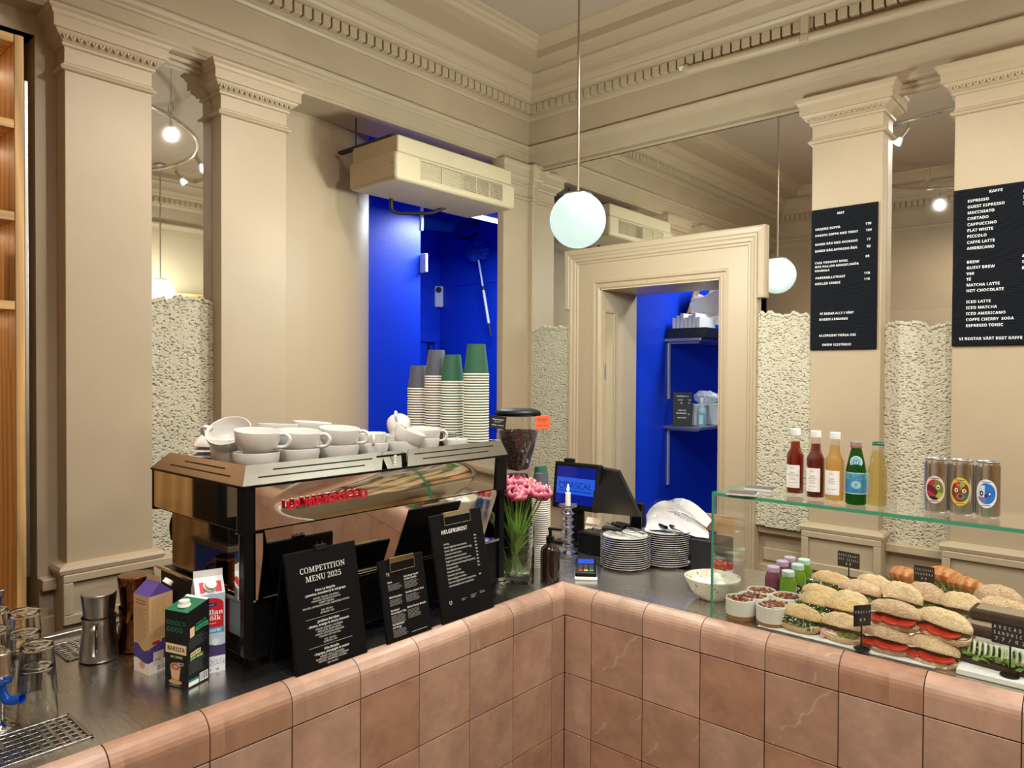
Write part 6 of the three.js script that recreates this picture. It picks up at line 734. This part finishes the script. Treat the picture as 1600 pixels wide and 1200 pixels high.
// ---------------------------------------------------------------- air conditioner over the opening
{ const x0 = -3.10, x1 = -2.72, z0 = -2.25, z1 = -3.132, t = thing('air_conditioner', 'beige ceiling air conditioner hung under the lintel', 'air conditioner', [x1, 2.6, z0]); const X = v => v - x1, Z = v => v - z0; const m = std('#b3a284', .45);
  mesh('casing', [rb(X(x0), X(x1 - .012), .124, .222, Z(z1 + .02), Z(z0 - .02), .012, 3)], m, t);
  const f0 = -2.405, f1 = -3.02, ev = new Evaluator(); ev.attributes = ['position', 'normal', 'uv']; ev.useGroups = false; const A0 = new Brush(rb(X(x0 - .005), X(x1), 0, .142, Z(z1), Z(z0), .022, 4)), B0 = new Brush(box(-.14, .02, .03, .118, Z(f1), Z(f0))); A0.updateMatrixWorld(); B0.updateMatrixWorld(); const cut = ev.evaluate(A0, B0, SUBTRACTION);
  mesh('lower_body', cut.geometry, m, t);
  // grille over the opening: louvre plate closed behind the first two bays, the others open to the inside
  const gr = mesh('grille', [rb(-.012, -.008, .03, .118, Z(-2.70), Z(f0), .001, 1)], m, t);
  mesh('air_filter', [rb(-.06, -.052, .03, .118, Z(f1), Z(-2.70), .001, 1)], m, gr);
  for (let i = 0; i < 9; i++) mesh('slat', [rb(-.006, .001, .036 + i * .0093, .0392 + i * .0093, Z(f1), Z(f0), .001, 1)], m, gr); for (const s of [f0, -2.553, -2.70, -2.805, -2.91, f1]) mesh('divider', [rb(-.007, .0018, .03, .118, Z(s) - .002, Z(s) + .002, .001, 1)], m, gr);
  mesh('grille_frame', [rb(0, .003, .118, .124, Z(f1), Z(f0), .001, 1), rb(0, .003, .024, .03, Z(f1), Z(f0), .001, 1)], m, t); mesh('screw', [cyl(.003, .003, .002, 10).rotateX(PI / 2).translate(-.03, .08, .001)], M.dark, t);
  const bm = std('#3a3a38', .5, { metalness: .6 }); for (const zz of [z0 - .045, z1 + .045]) { mesh('bracket', [rb(X(-3.24), X(-2.79), .222, .238, Z(zz) - .015, Z(zz) + .015, .002, 1)], bm, t); mesh('hanger_rod', [rod([X(-3.1), .222, Z(zz)], [X(-3.1), .387, Z(zz)], .004)], bm, t); }
  mesh('hose', [tube([[X(-3.06), .02, Z(-2.5)], [X(-3.065), -.03, Z(-2.5)], [X(-3.07), -.058, Z(-2.51)], [X(-3.07), -.066, Z(-2.54)], [X(-3.065), -.05, Z(-2.66)], [X(-3.04), -.03, Z(-2.78)], [X(-3.0), .01, Z(-2.85)]], .010, 10, 40)], M.dark, t); }
// pipe below the cornice
{ const A = onZ(-3.5, 1080, 106), B = onZ(-3.5, 1600, -18); const t = thing('ceiling_pipe', 'beige painted pipe running below the right cornice', 'pipe', [A.x, A.y, -3.5]); const y = .0; mesh('pipe', [rod([0, 0, -.02], [EX - A.x, -.08, -.02], .024, 18)], M.paintTrim, t); mesh('end_elbow', [tube([[.01, 0, -.02], [-.025, .0, -.02], [-.045, .018, -.02]], .024, 12, 10)], M.paintTrim, t); mesh('valve', [rb(-.08, -.05, .012, .032, -.03, -.01, .004), cyl(.008, .008, .02, 12).rotateZ(PI / 2).translate(-.04, .02, -.02)], M.white, t); for (const x of [.585, 1.6]) mesh('strap', [rb(x - .018, x + .018, -.03, .115, -.045, -.0, .004), rb(x - .02, x + .02, -.04, .0, -.045, .006, .006)], M.paintTrim, t); }

// ---------------------------------------------------------------- passage behind the opening
{ const P = onZ(-5.5, 746, 396), Q = onZ(-5.5, 767, 525), t = thing('feather_duster', 'blue headed duster on long white telescopic handle', 'duster', [P.x, P.y, -5.5]); const d = Q.clone().sub(P); d.z = 0; const at = k => [d.x * k, d.y * k, 0]; mesh('handle', [rod(at(.08), at(.42), .011), rod(at(.42), at(.85), .015)], std('#dfe6ea', .35), t); mesh('joint', [rod(at(.40), at(.45), .018)], std('#1d2a4a', .5), t); mesh('end_grip', [rod(at(.85), at(1), .012)], std('#1d2a4a', .5), t); const gs = []; for (let i = 0; i < 160; i++) { const a = rnd() * 7, b = rr(-1, 1); gs.push(rod([0, 0, 0], [.17 * Math.cos(a) * Math.sqrt(1 - b * b), .11 * b + .02, .05 * Math.sin(a)], .005, 4)); } const h = mesh('head', gs, std('#2a5fd8', .8), t); h.userData.kind = 'stuff'; }
{ const P = onX(-5.96, 691, 464), t = thing('intercom', 'white intercom with black button on blue wall', 'intercom', [-5.97, P.y, -5.56], .75); mesh('case', [rbox(.1, .24, .04, .03, 4)], std('#dfe3e6', .4), t); mesh('button', [cyl(.032, .032, .01, 20).rotateX(PI / 2).translate(0, .075, .022)], M.dark, t); }
for (const [u, v, w, h, lab] of [[658, 343, .02, .2, 'white wall plate high on the blue wall end'], [659, 412, .05, .16, 'white thermostat on the blue wall end']]) { const P = onZ(-4.09, u, v), t = thing('wall_plate', lab, 'wall plate', [P.x - .01, P.y, -4.10]); t.position.x = -4.62 + w; t.position.z = -4.08; mesh('plate', [rbox(w * 1.6, h, .03, .008, 2)], std('#dfe9f2', .4), t); }
{ const A = onX(-5.4, 640, 346), B = onX(-5.4, 704, 352), C2 = onX(-5.4, 722, 358), D2 = onX(-5.4, 768, 350); const t = thing('ceiling_duct', 'teal painted duct and cable under the passage ceiling', 'duct', A.toArray()); const k = P => [P.x - A.x, P.y - A.y, P.z - A.z]; mesh('duct', [rod([0, 0, 0], k(B), .07, 24)], std('#16598c', .5), t); mesh('pipe', [rod(k(B), k(D2), .03, 14)], std('#0f4470', .5), t); mesh('cable', [tube([k(B), [k(C2)[0], k(C2)[1] - .1, k(C2)[2]], k(D2)], .012, 8, 24)], std('#0a1526', .6), t); }

// ---------------------------------------------------------------- storeroom behind the doorway
const SX = -2.5;
function wallShelf(y, z0, z1, dep, label) { const t = thing('storeroom_shelf', label, 'shelf', [SX, y, z0]); mesh('shelf_plate', [rb(0, dep, -.02, 0, z1 - z0, 0, .002, 1)], std('#9a9ea6', .35, { metalness: .8 }), t); for (const z of [-.06, z1 - z0 + .2]) mesh('bracket', [rb(.0, .012, -.42, 0, z - .012, z + .012, .002, 1), rb(.0, dep * .85, -.034, -.02, z - .006, z + .006, .001, 1)], std('#c5ccd4', .4, { metalness: .4 }), t); return t; }
wallShelf(1.905, -4.46, -5.8, .275, 'high steel wall shelf holding cardboard trays'); wallShelf(1.30, -4.46, -5.8, .275, 'low steel wall shelf with sign and spray bottle');
{ const y = 1.9055; const b = thing('carton_tray', 'dark plastic crate on the high storeroom shelf', 'crate', [SX + .16, y, -4.62], 0); mesh('crate', [rb(-.13, .13, 0, .012, -.14, .14, .004), rb(-.14, .14, .0, .07, -.145, -.135, .003), rb(-.14, .14, 0, .07, .135, .145, .003), rb(-.145, -.135, 0, .07, -.14, .14, .003), rb(.135, .145, 0, .07, -.14, .14, .003)], std('#101218', .5), b);
  const w = thing('paper_box', 'white paper carton stack in the dark crate', 'box', [SX + .15, y + .014, -4.62]); for (let i = 0; i < 7; i++) mesh('sleeve', [rb(-.11 + i * .03, -.085 + i * .03, 0, .13 + .014 * (i % 3), -.12, .12, .002, 1)], M.paperWhite, w);
  const c = thing('cardboard_box', 'open brown cardboard box leaning on high shelf', 'box', [SX + .1, y + .075, -4.76], .3); mesh('panel', [rb(-.07, -.064, 0, .26, -.09, .09, .001, 1).rotateZ(-.3), rb(.03, .036, 0, .26, -.08, .08, .001, 1).rotateZ(-.3), rb(-.07, .036, .0, .006, -.08, .08, .001, 1)], M.card, c); c.position.y = y + .15;
  const f = thing('paper_box', 'folded white pastry boxes piled on the high shelf', 'box', [SX + .2, y + .15, -4.72], .2); for (let i = 0; i < 4; i++) mesh('flap', [rbox(.25, .15, .004, .001, 1).rotateX(-.3 + i * .25).rotateZ(.3 * (i - 1.5)).translate(.01 * i, .06 + .01 * i, -.03 + i * .025)], M.paperWhite, f); }
{ const y = 1.3005; const t = thing('letter_sign', 'small black letter board leaning on low storeroom shelf', 'letter board', [SX + .12, y, -4.50], .42); const w = .13, h = .235; const bd = mesh('board', [rbox(w, h, .012, .003, 1).translate(0, h / 2, 0)], M.blackPlastic, t); bd.rotation.x = -.16; const pr = mesh('print', quadGeo([[V3(-w / 2 + .005, .008, .0066), V3(w / 2 - .005, .008, .0066), V3(w / 2 - .005, h - .006, .0066), V3(-w / 2 + .005, h - .006, .0066)]]), std('#ffffff', .6, { map: canvasTex(256, 480, c => { c.fillStyle = '#0d0d10'; c.fillRect(0, 0, 256, 480); ct(c, 'DAGENS', 40, 46, 30, { mw: 110 }); ct(c, 'SOPPA', 156, 48, 20); ct(c, 'TOAST', 60, 104, 26); ct(c, '110', 210, 104, 22); ct(c, 'ÖL', 100, 150, 26); ct(c, '59', 210, 150, 22); ct(c, 'LÄNG TILL', 70, 260, 24, { mw: 120 }); ct(c, 'MANDELMJÖLK', 40, 304, 26, { mw: 150 }); ct(c, '10', 206, 320, 24); ct(c, 'SWISH KORT', 60, 372, 22, { mw: 130 }); }) }), t); pr.rotation.x = -.16;
  const s = thing('spray_bottle', 'clear spray bottle half full of turquoise cleaner', 'spray bottle', [SX + .235, y, -4.56], .3); mesh('bottle', [lathe([[0, 0], [.03, 0], [.032, .004], [.032, .09], [.026, .12], [.012, .15], [.011, .165], [0, .165]], 28)], phys('#dff4f6', .08, { transmission: .7 }), s); mesh('liquid', [lathe([[0, .003], [.029, .004], [.029, .09], [.026, .108], [0, .108]], 24)], phys('#3fb6cc', .1, { transmission: .35 }), s); mesh('trigger', [rb(-.01, .01, .165, .195, -.03, .015, .005), rb(-.004, .004, .14, .17, .012, .018, .002)], std('#e9eef0', .4), s); mesh('label', patch(.0324, -.4, .5, .02, .08), std('#b9e2ec', .6), s);
  for (const [x, z, w2, h2, lab] of [[.14, -4.66, .12, .15, 'white plastic tub behind the spray bottle'], [.2, -4.80, .14, .155, 'white plastic tub farther back on low shelf']]) { const b = thing('plastic_tub', lab, 'tub', [SX + x, y, z]); mesh('tub', [rb(-w2 / 2, w2 / 2, 0, h2, -w2 / 2, w2 / 2, .012, 3)], phys('#e6e9ea', .35, { transmission: .2 }), b); mesh('rim', [rb(-w2 / 2 - .004, w2 / 2 + .004, h2 - .012, h2, -w2 / 2 - .004, w2 / 2 + .004, .003)], M.white, b); }
  const p = thing('plastic_bag', 'crumpled clear plastic bag on the white tubs', 'plastic bag', [SX + .18, y + .156, -4.74]); mesh('film', [new THREE.IcosahedronGeometry(.07, 4)].map(g => { const q = g.attributes.position; for (let i = 0; i < q.count; i++) { const a = q.getX(i), b2 = q.getY(i), c = q.getZ(i), k = 1 + .5 * (fbm(a * 60 + 9, b2 * 60 + c * 40, 5, 3) - .5); q.setXYZ(i, a * k * 1.3, Math.max(.001, (b2 + .05) * k * .7), c * k); } g.computeVertexNormals(); return g; }), phys('#f4f6f8', .2, { transmission: .6, side: THREE.DoubleSide }), p); }

// ---------------------------------------------------------------- shelf wall opposite, seen in the mirrors
{ const t = thing('coffee_shelf', 'oak shelves with coffee bags, seen in the mirrors', 'shelf', [EX, 0, -1.9]); const hz = g => { const p = g.attributes.position, uv = g.attributes.uv; for (let i = 0; i < p.count; i++) uv.setXY(i, (p.getY(i) + p.getX(i)) * 2.2, p.getZ(i) * .6); return g; }; for (const y of [1.55, 1.98, 2.42]) mesh('shelf_board', [hz(rb(-.28, 0, y - .035, y, -1.7, 1.9, .003, 1))], M.wood, t); mesh('back_panel', [hz(rb(-.012, 0, 1.2, 2.46, -1.7, 1.9, .002, 1))], M.wood, t);
  for (const z of [-1.7, -.5, .7, 1.88]) mesh('upright', [hz(rb(-.28, -.012, 1.2, 2.42, z, z + .03, .003, 1))], M.wood, t);
  const ledM = std('#fff', .5, { emissive: new THREE.Color(1, .74, .42), emissiveIntensity: 2 }); const m = mesh('light_strip', [box(-.03, -.02, 2.378, 2.382, -1.6, 1.8)], ledM, t); m.castShadow = false; const l = new THREE.RectAreaLight(new THREE.Color(1, .72, .42), 9, 3.3, .012); l.position.set(-.025, 2.375, .1); l.rotation.set(-PI / 2, 0, PI / 2); t.add(l);
  const bg = grid(6, 8, (u, v) => [0, v * .24, (u - .5) * (.125 - .02 * v)]); let proto; for (let i = 0; i < 22; i++) { const z = -3.5 + i * .165, row = i % 1; if (!proto) { proto = thing('coffee_bag', 'grey paper coffee bag on the oak shelf, seen in mirror', 'coffee bag', [0, 0, 0], 0, 'coffee bags on the mirrored shelf'); mesh('bag', [lathe([[0, 0], [.06, 0], [.066, .01], [.062, .18], [.05, .23], [.048, .24], [0, .24]], 4).rotateY(PI / 4).scale(.62, 1, 1)], std('#a9adb0', .7), proto); mesh('label', quadGeo([[V3(-.0312, .03, -.038), V3(-.0312, .03, .038), V3(-.0312, .085, .038), V3(-.0312, .085, -.038)].reverse()]), std('#3c3e42', .7, { side: THREE.DoubleSide }), proto); proto.position.set(EX - .13, 1.9805, z); } else dup(proto, [EX - .13, 1.9805, z]); } }
// doorway surround on the wall behind the camera, seen in the narrow mirror
{ const d = struct('door_3', null, null, 'beige doorway surround seen in the narrow right mirror', 'doorway'); const z = FZ; mesh('architrave', [rb(-1.9, -1.72, 0, 2.1, z - .05, z, .008), rb(-1.0, -.82, 0, 2.1, z - .05, z, .008), rb(-1.95, -.77, 2.1, 2.3, z - .06, z, .01)], M.paintTrim, d); mesh('door_leaf', [rb(-1.72, -1.0, 0, 2.1, z - .02, z, .004), rb(-1.6, -1.12, 1.1, 1.95, z - .03, z - .02, .006), rb(-1.6, -1.12, .2, .95, z - .03, z - .02, .006)], M.paint, d); }

renderer.render(scene, camera);
